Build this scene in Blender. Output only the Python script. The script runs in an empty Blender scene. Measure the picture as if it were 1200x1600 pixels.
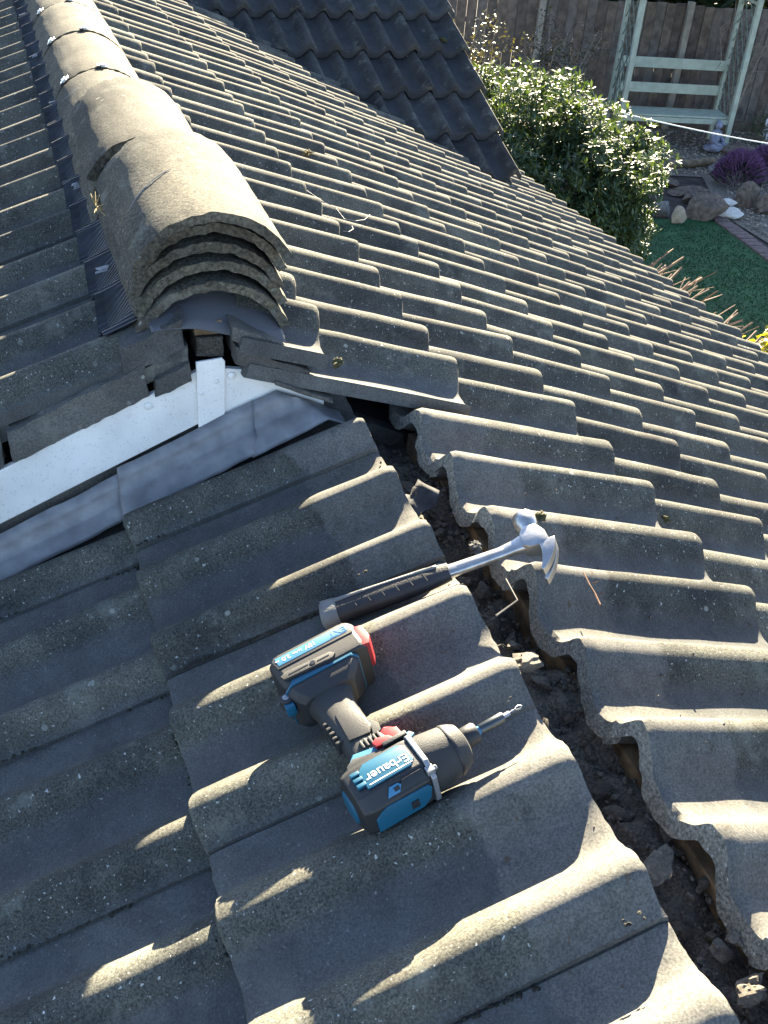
import bpy, bmesh, math, random
from mathutils import Vector, Matrix, noise
R = math.radians
SC = bpy.context.scene
COL = SC.collection
rng = random.Random(7)

# ------------------------------------------------------------------ camera, sky, sun, exposure
CAM_POS = Vector((-0.998, -1.419, 1.015))
CAM_ROT = Matrix.Rotation(R(-21.608), 3, 'Z') @ Matrix.Rotation(R(55.341), 3, 'X') @ Matrix.Rotation(R(4.956), 3, 'Z')
FPX = 1626.1                                   # focal length in pixels of the 1200 x 1600 photograph
cd = bpy.data.cameras.new('camera'); cam = bpy.data.objects.new('camera', cd); COL.objects.link(cam)
cd.sensor_fit = 'VERTICAL'; cd.sensor_height = 24.0; cd.lens = 24.0 * FPX / 1600.0
cd.clip_start = 0.02; cd.clip_end = 400
cam.matrix_world = Matrix.Translation(CAM_POS) @ CAM_ROT.to_4x4()
SC.camera = cam

SUN_DIR = Vector((0.49, 1.0, 0.455)).normalized()     # towards the sun
el = math.asin(SUN_DIR.z); az = math.atan2(SUN_DIR.x, SUN_DIR.y)
W = bpy.data.worlds.new('World'); SC.world = W; W.use_nodes = True
wn = W.node_tree.nodes; wl = W.node_tree.links
for n in list(wn): wn.remove(n)
wo = wn.new('ShaderNodeOutputWorld'); wb = wn.new('ShaderNodeBackground'); ws = wn.new('ShaderNodeTexSky')
ws.sky_type = 'NISHITA'; ws.sun_disc = False; ws.sun_elevation = el; ws.sun_rotation = az
ws.air_density = 0.6; ws.dust_density = 0.4; ws.ozone_density = 0.6
wb.inputs[1].default_value = 0.06
wl.new(ws.outputs[0], wb.inputs[0]); wl.new(wb.outputs[0], wo.inputs[0])
sd = bpy.data.lights.new('sun', 'SUN'); sd.energy = 5.0; sd.angle = R(0.5); sd.color = (1.0, 0.87, 0.63)
so = bpy.data.objects.new('sun', sd); COL.objects.link(so)
so.rotation_euler = SUN_DIR.to_track_quat('Z', 'Y').to_euler(); so.location = (4, 9, 6)
SC.view_settings.view_transform = 'Standard'; SC.view_settings.look = 'None'
SC.view_settings.gamma = 1.0; SC.view_settings.use_curve_mapping = False
SC.view_settings.exposure = 3.15
SC.cycles.caustics_reflective = False; SC.cycles.caustics_refractive = False

# ------------------------------------------------------------------ helpers
def ray(px, py):
    return (CAM_ROT @ Vector(((px - 600) / FPX, -(py - 800) / FPX, -1.0))).normalized()
def hit(px, py, n, q):
    d = ray(px, py); n = Vector(n); return CAM_POS + d * (((Vector(q) - CAM_POS).dot(n)) / d.dot(n))
def project(X):
    q = CAM_ROT.transposed() @ (Vector(X) - CAM_POS)
    return (600 + FPX * q.x / -q.z, 800 - FPX * q.y / -q.z, -q.z)

def link(o, parent=None):
    COL.objects.link(o)
    if parent is not None: o.parent = parent
    return o
def obj(name, me, mat=None, parent=None, loc=None):
    if isinstance(me, bmesh.types.BMesh):
        bm = me; me = bpy.data.meshes.new(name); bm.to_mesh(me); bm.free()
    if mat is not None and not me.materials: me.materials.append(mat)
    o = bpy.data.objects.new(name, me); link(o, parent)
    if loc is not None: o.location = loc
    return o
def smooth(me, ang=35):
    for p in me.polygons: p.use_smooth = True
    me.set_sharp_from_angle(angle=R(ang)); return me
def mesh(name, bm, mat=None, sm=None):
    me = bpy.data.meshes.new(name); bm.to_mesh(me); bm.free()
    for m in (mat if isinstance(mat, (list, tuple)) else [mat]):
        if m is not None: me.materials.append(m)
    if sm: smooth(me, sm)
    return me
def tag(o, label=None, cat=None, group=None, kind=None):
    if label: o['label'] = label
    if cat: o['category'] = cat
    if group: o['group'] = group
    if kind: o['kind'] = kind
    return o
def empty(name, label, cat, loc=(0, 0, 0), group=None, rot=None):
    o = bpy.data.objects.new(name, None); o.empty_display_size = 0.05; link(o); o.location = loc
    if rot is not None: o.rotation_euler = rot
    return tag(o, label, cat, group)
def frame(o, X, Y, Z, loc):
    m = Matrix((X, Y, Z)).transposed().to_4x4(); m.translation = loc; o.matrix_world = m; return o

def add_box(bm, lo, hi, M=None, bev=0.0, mi=0):
    lo = Vector(lo); hi = Vector(hi); c = (lo + hi) / 2; s = hi - lo
    r = bmesh.ops.create_cube(bm, size=1.0, matrix=Matrix.Translation(c) @ Matrix.Diagonal((s.x, s.y, s.z, 1)))
    vs = r['verts']
    if bev > 0:
        es = list({e for v in vs for e in v.link_edges})
        rb = bmesh.ops.bevel(bm, geom=es, offset=bev, segments=2, affect='EDGES', profile=0.6)
        vs = list({v for f in rb['faces'] for v in f.verts} | {v for v in vs if v.is_valid})
        seen = set(vs); stack = list(vs)
        while stack:
            v = stack.pop()
            for e in v.link_edges:
                w = e.other_vert(v)
                if w not in seen: seen.add(w); stack.append(w)
        vs = list(seen)
    if M is not None: bmesh.ops.transform(bm, matrix=M, verts=vs)
    if mi:
        for f in {f for v in vs for f in v.link_faces}: f.material_index = mi
    return vs
def add_tube(bm, pts, rad, n=8, caps=True, mi=0):
    pts = [Vector(p) for p in pts]; rings = []
    prev = None
    for i, p in enumerate(pts):
        t = (pts[min(i + 1, len(pts) - 1)] - pts[max(i - 1, 0)]).normalized()
        if prev is None:
            a = Vector((0, 0, 1)) if abs(t.z) < 0.9 else Vector((1, 0, 0))
            u = t.cross(a).normalized()
        else:
            u = (prev - t * prev.dot(t)).normalized()
        prev = u; w = t.cross(u)
        r = rad[i] if isinstance(rad, (list, tuple)) else rad
        rings.append([bm.verts.new(p + (u * math.cos(2 * math.pi * k / n) + w * math.sin(2 * math.pi * k / n)) * r) for k in range(n)])
    for a, b in zip(rings, rings[1:]):
        for k in range(n):
            f = bm.faces.new((a[k], a[(k + 1) % n], b[(k + 1) % n], b[k])); f.material_index = mi
    if caps:
        bm.faces.new(rings[0][::-1]).material_index = mi; bm.faces.new(rings[-1]).material_index = mi
    return rings
def add_prism(bm, poly, z0, z1, M=None, bev=0.0, mi=0, bevs=2):
    """closed outline poly (x, y) counter-clockwise, from z0 up to z1"""
    a = [bm.verts.new((x, y, z0)) for x, y in poly]; b = [bm.verts.new((x, y, z1)) for x, y in poly]
    fs = [bm.faces.new(a[::-1]), bm.faces.new(b)]
    n = len(poly)
    for k in range(n): fs.append(bm.faces.new((a[k], a[(k + 1) % n], b[(k + 1) % n], b[k])))
    vs = a + b
    for f in fs: f.material_index = mi
    if bev > 0:
        es = list({e for f in fs[:2] for e in f.edges})
        rb = bmesh.ops.bevel(bm, geom=es, offset=bev, segments=bevs, affect='EDGES', profile=0.6)
        seen = set(v for f in rb['faces'] for v in f.verts); stack = list(seen)
        while stack:
            v = stack.pop()
            for e in v.link_edges:
                w = e.other_vert(v)
                if w not in seen: seen.add(w); stack.append(w)
        vs = list(seen)
        for f in {f for v in vs for f in v.link_faces}: f.material_index = mi
    if M is not None: bmesh.ops.transform(bm, matrix=M, verts=vs)
    return vs
def add_lathe(bm, prof, n=24, M=None, mi=0):
    """profile of (x, r) round the local X axis"""
    rings = []; vs = []
    for x, r in prof:
        ring = [bm.verts.new((x, r * math.cos(2 * math.pi * k / n), r * math.sin(2 * math.pi * k / n))) for k in range(n)]
        rings.append(ring); vs += ring
    for a, b in zip(rings, rings[1:]):
        for k in range(n):
            f = bm.faces.new((a[k], b[k], b[(k + 1) % n], a[(k + 1) % n])); f.material_index = mi
    bm.faces.new(rings[0]).material_index = mi; bm.faces.new(rings[-1][::-1]).material_index = mi
    if M is not None: bmesh.ops.transform(bm, matrix=M, verts=vs)
    return vs
def nz(p, s=1.0, o=0.0):
    return noise.noise(Vector((p[0] * s + o, p[1] * s + o * 1.7, p[2] * s - o)))
def chunk_mesh(name, seed, sub=2, rough=0.35, flat=(1, 1, 1), mat=None, sm=None, facet=True):
    bm = bmesh.new(); bmesh.ops.create_icosphere(bm, subdivisions=sub, radius=1.0)
    r = random.Random(seed)
    cuts = [(Vector((r.uniform(-1, 1), r.uniform(-1, 1), r.uniform(-1, 1))).normalized(), r.uniform(0.5, 0.85)) for _ in range(7)]
    for v in bm.verts:
        p = v.co.copy()
        p *= 1 + rough * nz(p, 1.3, seed * 3.1) + rough * 0.4 * nz(p, 4, seed)
        if facet:
            for n_, d in cuts:
                k = p.dot(n_)
                if k > d: p -= n_ * (k - d)
        v.co = Vector((p.x * flat[0], p.y * flat[1], p.z * flat[2]))
    return mesh(name, bm, mat, sm)

class Acc:
    def __init__(s): s.V = []; s.F = []
    def add(s, me, m):
        b = len(s.V); s.V += [tuple(m @ v.co) for v in me.vertices]; s.F += [tuple(b + i for i in p.vertices) for p in me.polygons]
    def mesh(s, name, m=None):
        me = bpy.data.meshes.new(name); me.from_pydata(s.V, [], s.F)
        if m: me.materials.append(m)
        return me

# ------------------------------------------------------------------ materials
def mat(name):
    m = bpy.data.materials.new(name); m.use_nodes = True
    return m, m.node_tree.nodes, m.node_tree.links, m.node_tree.nodes['Principled BSDF']
def simple(name, col, rough=0.6, metal=0.0, spec=0.5, var=0.12, vs=30.0, bump=0.0, bs=200.0, dirt=0.0):
    m, N, L, B = mat(name)
    B.inputs['Roughness'].default_value = rough; B.inputs['Metallic'].default_value = metal
    B.inputs['Specular IOR Level'].default_value = spec
    tc = N.new('ShaderNodeTexCoord'); no = N.new('ShaderNodeTexNoise'); no.inputs['Scale'].default_value = vs; no.inputs['Detail'].default_value = 6
    oi = N.new('ShaderNodeObjectInfo'); vm = N.new('ShaderNodeVectorMath'); vm.operation = 'ADD'
    L.new(tc.outputs['Object'], vm.inputs[0]); sc_ = N.new('ShaderNodeVectorMath'); sc_.operation = 'SCALE'; sc_.inputs[0].default_value = (17, 31, 7)
    L.new(oi.outputs['Random'], sc_.inputs['Scale']); L.new(sc_.outputs[0], vm.inputs[1])
    L.new(vm.outputs[0], no.inputs['Vector'])
    cr = N.new('ShaderNodeValToRGB'); e = cr.color_ramp.elements
    e[0].position = 0.3; e[1].position = 0.7
    e[0].color = (*[max(0, c * (1 - var * 1.6)) for c in col], 1); e[1].color = (*[min(1, c * (1 + var)) for c in col], 1)
    L.new(no.outputs['Fac'], cr.inputs['Fac'])
    out = cr.outputs[0]
    if dirt > 0:
        n2 = N.new('ShaderNodeTexNoise'); n2.inputs['Scale'].default_value = 260; n2.inputs['Detail'].default_value = 2; L.new(vm.outputs[0], n2.inputs['Vector'])
        c2 = N.new('ShaderNodeValToRGB'); c2.color_ramp.elements[0].position = 0.62; c2.color_ramp.elements[1].position = 0.72
        c2.color_ramp.elements[0].color = (0, 0, 0, 1); c2.color_ramp.elements[1].color = (dirt, dirt, dirt, 1); L.new(n2.outputs['Fac'], c2.inputs['Fac'])
        mx = N.new('ShaderNodeMix'); mx.data_type = 'RGBA'; L.new(c2.outputs[0], mx.inputs[0]); L.new(out, mx.inputs[6]); mx.inputs[7].default_value = (0.12, 0.1, 0.08, 1)
        out = mx.outputs[2]
    L.new(out, B.inputs['Base Color'])
    if bump > 0:
        n3 = N.new('ShaderNodeTexNoise'); n3.inputs['Scale'].default_value = bs; n3.inputs['Detail'].default_value = 4; L.new(vm.outputs[0], n3.inputs['Vector'])
        bp = N.new('ShaderNodeBump'); bp.inputs['Strength'].default_value = bump; bp.inputs['Distance'].default_value = 0.003
        L.new(n3.outputs['Fac'], bp.inputs['Height']); L.new(bp.outputs[0], B.inputs['Normal'])
    return m

def concrete(name, dark, light, speck=(0.42, 0.42, 0.38), speck_amt=0.62, grit=1.0, band=None, pan=None, tint=0.15, gscale=360.0):
    """granular concrete; band = (local Y where the paler, smoother bedding stain starts, colour)"""
    m, N, L, B = mat(name)
    B.inputs['Roughness'].default_value = 0.93; B.inputs['Specular IOR Level'].default_value = 0.25
    tc = N.new('ShaderNodeTexCoord'); oi = N.new('ShaderNodeObjectInfo')
    sc_ = N.new('ShaderNodeVectorMath'); sc_.operation = 'SCALE'; sc_.inputs[0].default_value = (17, 31, 7); L.new(oi.outputs['Random'], sc_.inputs['Scale'])
    vm = N.new('ShaderNodeVectorMath'); vm.operation = 'ADD'; L.new(tc.outputs['Object'], vm.inputs[0]); L.new(sc_.outputs[0], vm.inputs[1])
    V = vm.outputs[0]
    def noi(s, d=5, r=0.6):
        n = N.new('ShaderNodeTexNoise'); n.inputs['Scale'].default_value = s; n.inputs['Detail'].default_value = d; n.inputs['Roughness'].default_value = r
        L.new(V, n.inputs['Vector']); return n.outputs['Fac']
    def ramp(f, p0, p1, c0=(0, 0, 0), c1=(1, 1, 1)):
        c = N.new('ShaderNodeValToRGB'); c.color_ramp.elements[0].position = p0; c.color_ramp.elements[1].position = p1
        c.color_ramp.elements[0].color = (*c0, 1); c.color_ramp.elements[1].color = (*c1, 1); L.new(f, c.inputs['Fac']); return c.outputs[0]
    def mix(f, a, b, mode='MIX'):
        x = N.new('ShaderNodeMix'); x.data_type = 'RGBA'; x.blend_type = mode
        if isinstance(f, float): x.inputs[0].default_value = f
        else: L.new(f, x.inputs[0])
        for s, i in ((a, 6), (b, 7)):
            if isinstance(s, tuple): x.inputs[i].default_value = (*s, 1)
            else: L.new(s, x.inputs[i])
        return x.outputs[2]
    big = ramp(noi(9, 6, 0.65), 0.32, 0.68, dark, light)
    big = mix(0.8, big, ramp(noi(2.6, 5, 0.6), 0.36, 0.64, (0.62, 0.64, 0.66), (1.25, 1.22, 1.15)), 'MULTIPLY')
    g = noi(gscale, 3, 0.7)
    col = mix(0.75 * grit, big, ramp(g, 0.36, 0.66, (0.30, 0.30, 0.31), (1.9, 1.85, 1.75)), 'MULTIPLY')
    sp = mix(ramp(noi(190, 2, 0.5), speck_amt + 0.06, speck_amt + 0.1), col, speck)
    vo = N.new('ShaderNodeTexVoronoi'); vo.inputs['Scale'].default_value = 24; L.new(V, vo.inputs['Vector'])
    wob = N.new('ShaderNodeMath'); wob.operation = 'MULTIPLY_ADD'; L.new(noi(90, 3), wob.inputs[0]); wob.inputs[1].default_value = -0.16; L.new(vo.outputs['Distance'], wob.inputs[2])
    lich = ramp(wob.outputs[0], 0.0, 0.035, (1, 1, 1), (0, 0, 0))
    lm = N.new('ShaderNodeMath'); lm.operation = 'MULTIPLY'; L.new(lich, lm.inputs[0]); L.new(ramp(noi(5.5, 3), 0.54, 0.60), lm.inputs[1])
    sp = mix(lm.outputs[0], sp, (0.27, 0.27, 0.23))
    st = ramp(noi(4.2, 4), 0.5, 0.75)
    sp = mix(mix(0.5, (0, 0, 0), st), sp, mix(0.5, sp, (0.11, 0.085, 0.06)))
    blot = N.new('ShaderNodeMath'); blot.operation = 'MULTIPLY'; L.new(ramp(noi(13, 7, 0.72), 0.55, 0.63), blot.inputs[0]); blot.inputs[1].default_value = 0.38
    sp = mix(blot.outputs[0], sp, (0.20, 0.20, 0.165))
    smoothf = None
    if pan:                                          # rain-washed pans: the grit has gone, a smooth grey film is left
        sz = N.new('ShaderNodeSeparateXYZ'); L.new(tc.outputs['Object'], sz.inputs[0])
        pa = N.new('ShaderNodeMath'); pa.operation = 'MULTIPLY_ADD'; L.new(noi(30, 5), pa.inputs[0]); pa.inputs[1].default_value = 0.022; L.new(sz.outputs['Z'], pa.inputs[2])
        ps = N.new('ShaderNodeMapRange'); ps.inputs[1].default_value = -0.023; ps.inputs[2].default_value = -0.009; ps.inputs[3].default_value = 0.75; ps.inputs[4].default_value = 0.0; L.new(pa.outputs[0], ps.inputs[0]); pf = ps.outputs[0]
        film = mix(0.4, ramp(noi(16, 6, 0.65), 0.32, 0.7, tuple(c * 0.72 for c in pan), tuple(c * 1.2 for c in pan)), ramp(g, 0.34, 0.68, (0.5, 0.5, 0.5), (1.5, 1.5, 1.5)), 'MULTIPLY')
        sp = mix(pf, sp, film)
    if band:
        sep = N.new('ShaderNodeSeparateXYZ'); L.new(tc.outputs['Object'], sep.inputs[0])
        a = N.new('ShaderNodeMath'); a.operation = 'MULTIPLY_ADD'; L.new(noi(22, 5), a.inputs[0]); a.inputs[1].default_value = 0.075; L.new(sep.outputs['Y'], a.inputs[2])
        bf = ramp(a.outputs[0], band[0] + 0.034, band[0] + 0.042)
        pale = mix(0.5, ramp(noi(38, 7, 0.7), 0.3, 0.72, tuple(c * 0.55 for c in band[1]), tuple(c * 1.25 for c in band[1])), ramp(noi(7, 4, 0.6), 0.35, 0.65, tuple(c * 0.7 for c in band[1]), band[1]))
        pale = mix(0.6, pale, ramp(g, 0.34, 0.68, (0.4, 0.4, 0.4), (1.7, 1.65, 1.55)), 'MULTIPLY')
        pale = mix(ramp(noi(26, 6, 0.75), 0.56, 0.66), pale, sp)
        pale = mix(ramp(noi(60, 3), 0.68, 0.72), pale, (0.10, 0.075, 0.055))
        sp = mix(bf, sp, pale); smoothf = bf
    # each piece a little lighter or darker than the next
    hs = N.new('ShaderNodeHueSaturation'); mr = N.new('ShaderNodeMapRange'); mr.inputs[3].default_value = 1 - tint; mr.inputs[4].default_value = 1 + tint
    L.new(oi.outputs['Random'], mr.inputs[0]); L.new(mr.outputs[0], hs.inputs['Value']); L.new(sp, hs.inputs['Color'])
    L.new(hs.outputs[0], B.inputs['Base Color'])
    h = N.new('ShaderNodeMath'); h.operation = 'MULTIPLY_ADD'; L.new(g, h.inputs[0]); h.inputs[1].default_value = 1.0
    L.new(noi(110, 4), h.inputs[2])
    bp = N.new('ShaderNodeBump'); bp.inputs['Distance'].default_value = 0.0007
    if smoothf is not None:
        mm = N.new('ShaderNodeMapRange'); mm.inputs[3].default_value = 0.6 * grit; mm.inputs[4].default_value = 0.5; L.new(smoothf, mm.inputs[0]); L.new(mm.outputs[0], bp.inputs['Strength'])
    else: bp.inputs['Strength'].default_value = 0.6 * grit
    L.new(h.outputs[0], bp.inputs['Height']); L.new(bp.outputs[0], B.inputs['Normal'])
    return m

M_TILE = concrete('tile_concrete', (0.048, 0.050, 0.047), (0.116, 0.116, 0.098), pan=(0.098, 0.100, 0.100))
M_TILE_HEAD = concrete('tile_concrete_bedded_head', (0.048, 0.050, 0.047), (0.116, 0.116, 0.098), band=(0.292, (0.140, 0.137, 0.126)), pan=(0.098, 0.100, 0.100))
M_TILE_WING = concrete('tile_concrete_shaded', (0.030, 0.031, 0.032), (0.066, 0.067, 0.066), speck_amt=0.68, gscale=420, pan=(0.052, 0.054, 0.057))  # wing slope's shade put into a darker copy of the tile colour
M_CUT = concrete('broken_concrete', (0.13, 0.13, 0.118), (0.26, 0.25, 0.215), speck_amt=0.6, gscale=260)
M_RIDGE = concrete('ridge_concrete', (0.045, 0.044, 0.037), (0.092, 0.086, 0.068), speck_amt=0.68, gscale=210, grit=1.3)
M_RIDGE_END = concrete('mossy_ridge_end', (0.04, 0.038, 0.03), (0.12, 0.108, 0.085), speck_amt=0.68, gscale=150)
M_MORTAR = concrete('old_mortar', (0.065, 0.065, 0.063), (0.125, 0.122, 0.114), speck_amt=0.74, gscale=300, grit=0.55, tint=0.18)
M_RUBBLE = concrete('mortar_rubble', (0.075, 0.068, 0.06), (0.165, 0.148, 0.125), speck_amt=0.72, gscale=300, tint=0.4)
M_FELT = simple('roofing_felt', (0.02, 0.02, 0.022), 0.85, var=0.3)
M_PVC = simple('white_pvc', (0.86, 0.83, 0.77), 0.38, var=0.09, vs=13, dirt=0.3)
M_LEAD = simple('lead_sheet', (0.20, 0.203, 0.21), 0.5, 0.1, var=0.2, vs=30, bump=0.35, bs=60)
M_WOOD = simple('raw_batten_wood', (0.21, 0.14, 0.075), 0.9, var=0.5, vs=28, bump=0.6, bs=90)
M_SKIRT = simple('black_plastic_skirt', (0.016, 0.019, 0.026), 0.6, var=0.5, vs=25, spec=0.4)
M_CLIP = simple('bright_clip', (0.75, 0.75, 0.73), 0.35, 0.3, var=0.05)
M_CLIPD = simple('dark_clip', (0.02, 0.02, 0.02), 0.5)
M_MOSS = simple('moss', (0.085, 0.08, 0.03), 0.95, var=0.5, vs=120, bump=0.6)
M_STRAW = simple('straw', (0.30, 0.23, 0.08), 0.8, var=0.3)
M_WALL = simple('rendered_wall', (0.42, 0.36, 0.3), 0.9, var=0.15, vs=5, bump=0.3)
M_GUTTER = simple('gutter_plastic', (0.03, 0.03, 0.032), 0.22)

def mesh_fabric():
    m, N, L, B = mat('woven_membrane'); B.inputs['Roughness'].default_value = 0.6
    tc = N.new('ShaderNodeTexCoord'); outs = []
    for d in ('X', 'Y'):
        w = N.new('ShaderNodeTexWave'); w.bands_direction = d; w.inputs['Scale'].default_value = 40; L.new(tc.outputs['UV'], w.inputs['Vector']); outs.append(w.outputs['Fac'])
    mu = N.new('ShaderNodeMath'); mu.operation = 'MAXIMUM'; L.new(outs[0], mu.inputs[0]); L.new(outs[1], mu.inputs[1])
    c = N.new('ShaderNodeValToRGB'); c.color_ramp.elements[0].position = 0.45; c.color_ramp.elements[1].position = 0.8
    c.color_ramp.elements[0].color = (0.025, 0.026, 0.03, 1); c.color_ramp.elements[1].color = (0.14, 0.138, 0.145, 1)
    L.new(mu.outputs[0], c.inputs['Fac']); L.new(c.outputs[0], B.inputs['Base Color'])
    b = N.new('ShaderNodeBump'); b.inputs['Strength'].default_value = 0.4; b.inputs['Distance'].default_value = 0.001; L.new(mu.outputs[0], b.inputs['Height']); L.new(b.outputs[0], B.inputs['Normal'])
    return m
M_MESH = mesh_fabric()

# ------------------------------------------------------------------ roof geometry
P = R(24.4615); CP, SP, TP = math.cos(P), math.sin(P), math.tan(P)
AX, AZ = -0.4213, 0.1917                       # crest of the lower ridge
DZ = 0.28                                      # the taller roof's far slope lies this much higher
RX = -0.725                                    # main ridge
NR = Vector((SP, 0, CP)); NL = Vector((-SP, 0, CP))
def PR(u, y, h=0.0): return Vector((u * CP, y, -u * SP)) + NR * h              # right-hand slope
def PL(w, y, h=0.0): return Vector((AX - w * CP, y, AZ - w * SP)) + NL * h     # lower left slope
def PM(x, y, h=0.0): return Vector((x, y, AZ + DZ - TP * (AX - x))) + NL * h    # main left slope

house = empty('house', 'brick house under dark concrete pantiles with its lower ridge opened up', 'house')

# a double-roll pantile: X across (right edge overlaps), Y up the slope, Z out; crests at X .115 and .265
PITCH, DEPTH, TLEN, TTH = 0.15, 0.043, 0.42, 0.022
_pk = [(0, 0), (.06, -.0003), (.12, -.0018), (.18, -.0062), (.25, -.0142), (.32, -.0232), (.39, -.0302), (.46, -.0335), (.55, -.0345), (.66, -.0342), (.76, -.0300), (.85, -.0205), (.93, -.0072), (.97, -.0018), (1.0, 0)]
_pk = [(a, b * 1.14) for a, b in _pk]
_ms = [0.0] + [(_pk[i + 1][1] - _pk[i - 1][1]) / (_pk[i + 1][0] - _pk[i - 1][0]) for i in range(1, len(_pk) - 1)] + [0.0]
PROF = [(_pk[i], _pk[i + 1], (0, _ms[i]), (0, _ms[i + 1])) for i in range(len(_pk) - 1)]
def prof(x):
    t = ((0.265 - x) / PITCH) % 1.0            # 0 at a crest, growing leftwards
    for (a, za), (b, zb), (pa, ma), (pb, mb) in PROF:
        if t <= b:
            h = b - a; k = (t - a) / h
            return (2 * k**3 - 3 * k**2 + 1) * za + (k**3 - 2 * k**2 + k) * h * ma + (-2 * k**3 + 3 * k**2) * zb + (k**3 - k**2) * h * mb
    return 0.0
def tile_mesh(name, mats, x0=-0.018, x1=0.302, nx=13, ys=None, seed=0, length=TLEN, ragged=0.0, th=TTH):
    bm = bmesh.new()
    n = max(6, int(round((x1 - x0) / PITCH * nx)))
    xs = [x0 + (x1 - x0) * i / n for i in range(n + 1)]
    if ys is None: ys = [0.0, 0.004, 0.014, 0.21, 0.40, length]
    ys = [y * length / TLEN if y > 0.2 else y for y in ys]
    top, bot = [], []
    L_ = len(ys)
    for j, y in enumerate(ys):
        rt, rb = [], []
        for x in xs:
            z = prof(x)
            under = x < 0.0 and x0 > -0.05 and x0 < 0
            if under: z -= 0.007
            if x > 0.235: z += 0.005 * min(1, (x - 0.235) / 0.02)
            drop = 0.007 if y == 0 else (0.0016 if y < 0.006 else 0)
            w = 0.0025 * nz((x, y, 0), 9, seed) + 0.0012 * nz((x, y, 0), 30, seed + 5)
            if abs(x - x0) < 1e-6 or abs(x - x1) < 1e-6: w *= 0.4
            yy = y + (0.0022 * nz((x, 7, 0), 45, seed) + 0.0015 * nz((x, 9, 0), 130, seed) if j < 3 else 0)
            head = max(0.0, (y - length + 0.012) / 0.012) if ragged else 0
            if ragged and j == L_ - 1:
                yy = y + ragged * (nz((x, 0, 0), 22, seed) + 0.6 * nz((x, 0, 0), 75, seed + 2)) - 0.004
                w -= 0.004 + 0.004 * abs(nz((x, 1, 0), 60, seed))
            rt.append(bm.verts.new((x, yy, z - drop + w)))
            t_ = th + (0.004 * nz((x, 2, 0), 40, seed) if ragged and j >= L_ - 2 else 0)
            yb = yy
            if ragged and j == L_ - 1: yb = yy + 0.5 * ragged * nz((x, 3, 0), 50, seed)
            rb.append(bm.verts.new((x, yb, z + w * 0.4 - t_)))
        top.append(rt); bot.append(rb)
    for j in range(L_ - 1):
        for i in range(n):
            bm.faces.new((top[j][i], top[j][i + 1], top[j + 1][i + 1], top[j + 1][i]))
            bm.faces.new((bot[j][i], bot[j + 1][i], bot[j + 1][i + 1], bot[j][i + 1]))
        bm.faces.new((top[j][0], top[j + 1][0], bot[j + 1][0], bot[j][0]))
        bm.faces.new((top[j][n], bot[j][n], bot[j + 1][n], top[j + 1][n]))
    cut = 1 if ragged else 0
    for i in range(n):
        bm.faces.new((top[0][i], bot[0][i], bot[0][i + 1], top[0][i + 1]))
        if ragged:                                   # the broken, lumpy head face gets a row of its own
            a0, a1, b0, b1 = top[-1][i], top[-1][i + 1], bot[-1][i], bot[-1][i + 1]
            f = bm.faces.new((a0, a1, b1, b0)); f.material_index = 1
        else:
            bm.faces.new((top[-1][i], top[-1][i + 1], bot[-1][i + 1], bot[-1][i]))
    return mesh(name, bm, mats, 42)

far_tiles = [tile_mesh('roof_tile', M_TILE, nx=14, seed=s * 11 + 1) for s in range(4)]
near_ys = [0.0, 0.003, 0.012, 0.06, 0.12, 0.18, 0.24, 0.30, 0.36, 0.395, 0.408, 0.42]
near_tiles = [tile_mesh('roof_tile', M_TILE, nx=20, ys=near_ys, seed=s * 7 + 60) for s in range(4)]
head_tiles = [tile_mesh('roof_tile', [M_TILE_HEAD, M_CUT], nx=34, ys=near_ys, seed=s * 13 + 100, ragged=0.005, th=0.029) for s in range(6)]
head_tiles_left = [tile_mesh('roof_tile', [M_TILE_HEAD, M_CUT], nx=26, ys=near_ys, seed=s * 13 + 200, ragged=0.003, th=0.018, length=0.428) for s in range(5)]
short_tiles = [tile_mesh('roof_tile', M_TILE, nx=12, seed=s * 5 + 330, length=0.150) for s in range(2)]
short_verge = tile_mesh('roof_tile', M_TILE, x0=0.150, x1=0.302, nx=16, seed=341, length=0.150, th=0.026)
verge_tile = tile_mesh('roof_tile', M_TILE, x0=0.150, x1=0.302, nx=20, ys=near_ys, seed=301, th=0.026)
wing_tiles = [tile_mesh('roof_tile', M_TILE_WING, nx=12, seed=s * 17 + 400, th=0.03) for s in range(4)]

def deck(name, quads, label=None):
    bm = bmesh.new()
    for q in quads:
        t = [bm.verts.new(v) for v in q]; b = [bm.verts.new(Vector(v) - Vector((0, 0, 0.02))) for v in q]
        bm.faces.new(t); bm.faces.new(b[::-1])
        for k in range(4): bm.faces.new((t[k], b[k], b[(k + 1) % 4], t[(k + 1) % 4]))
    bmesh.ops.recalc_face_normals(bm, faces=bm.faces)
    return obj(name, bm, M_FELT, house)
EAVE_U = 2.376
deck_r = deck('roof_slope', [
    [PR(-0.36, -2.2, -0.10), PR(EAVE_U - 0.02, -2.2, -0.10), PR(EAVE_U - 0.02, 0.07, -0.10), PR(-0.36, 0.07, -0.10)],
    [PR(-0.36, 0.07, -0.10), PR(EAVE_U - 0.02, 0.07, -0.10), PR(EAVE_U - 0.02, 0.118, -0.10), PR(-0.36, 0.118, -0.10)],
    [PR(-0.77, 0.12, -0.10), PR(EAVE_U - 0.02, 0.12, -0.10), PR(EAVE_U - 0.02, 7.4, -0.10), PR(-0.77, 7.4, -0.10)]])
deck_l = deck('roof_slope', [[PL(0.09, 0.14, -0.10), PL(0.09, -2.2, -0.10), PL(2.4, -2.2, -0.10), PL(2.4, 0.14, -0.10)]])
deck_m = deck('roof_slope', [[PM(-0.74, 7.4, -0.10), PM(-0.74, 0.12, -0.10), PM(-2.9, 0.12, -0.10), PM(-2.9, 7.4, -0.10)]])
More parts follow.
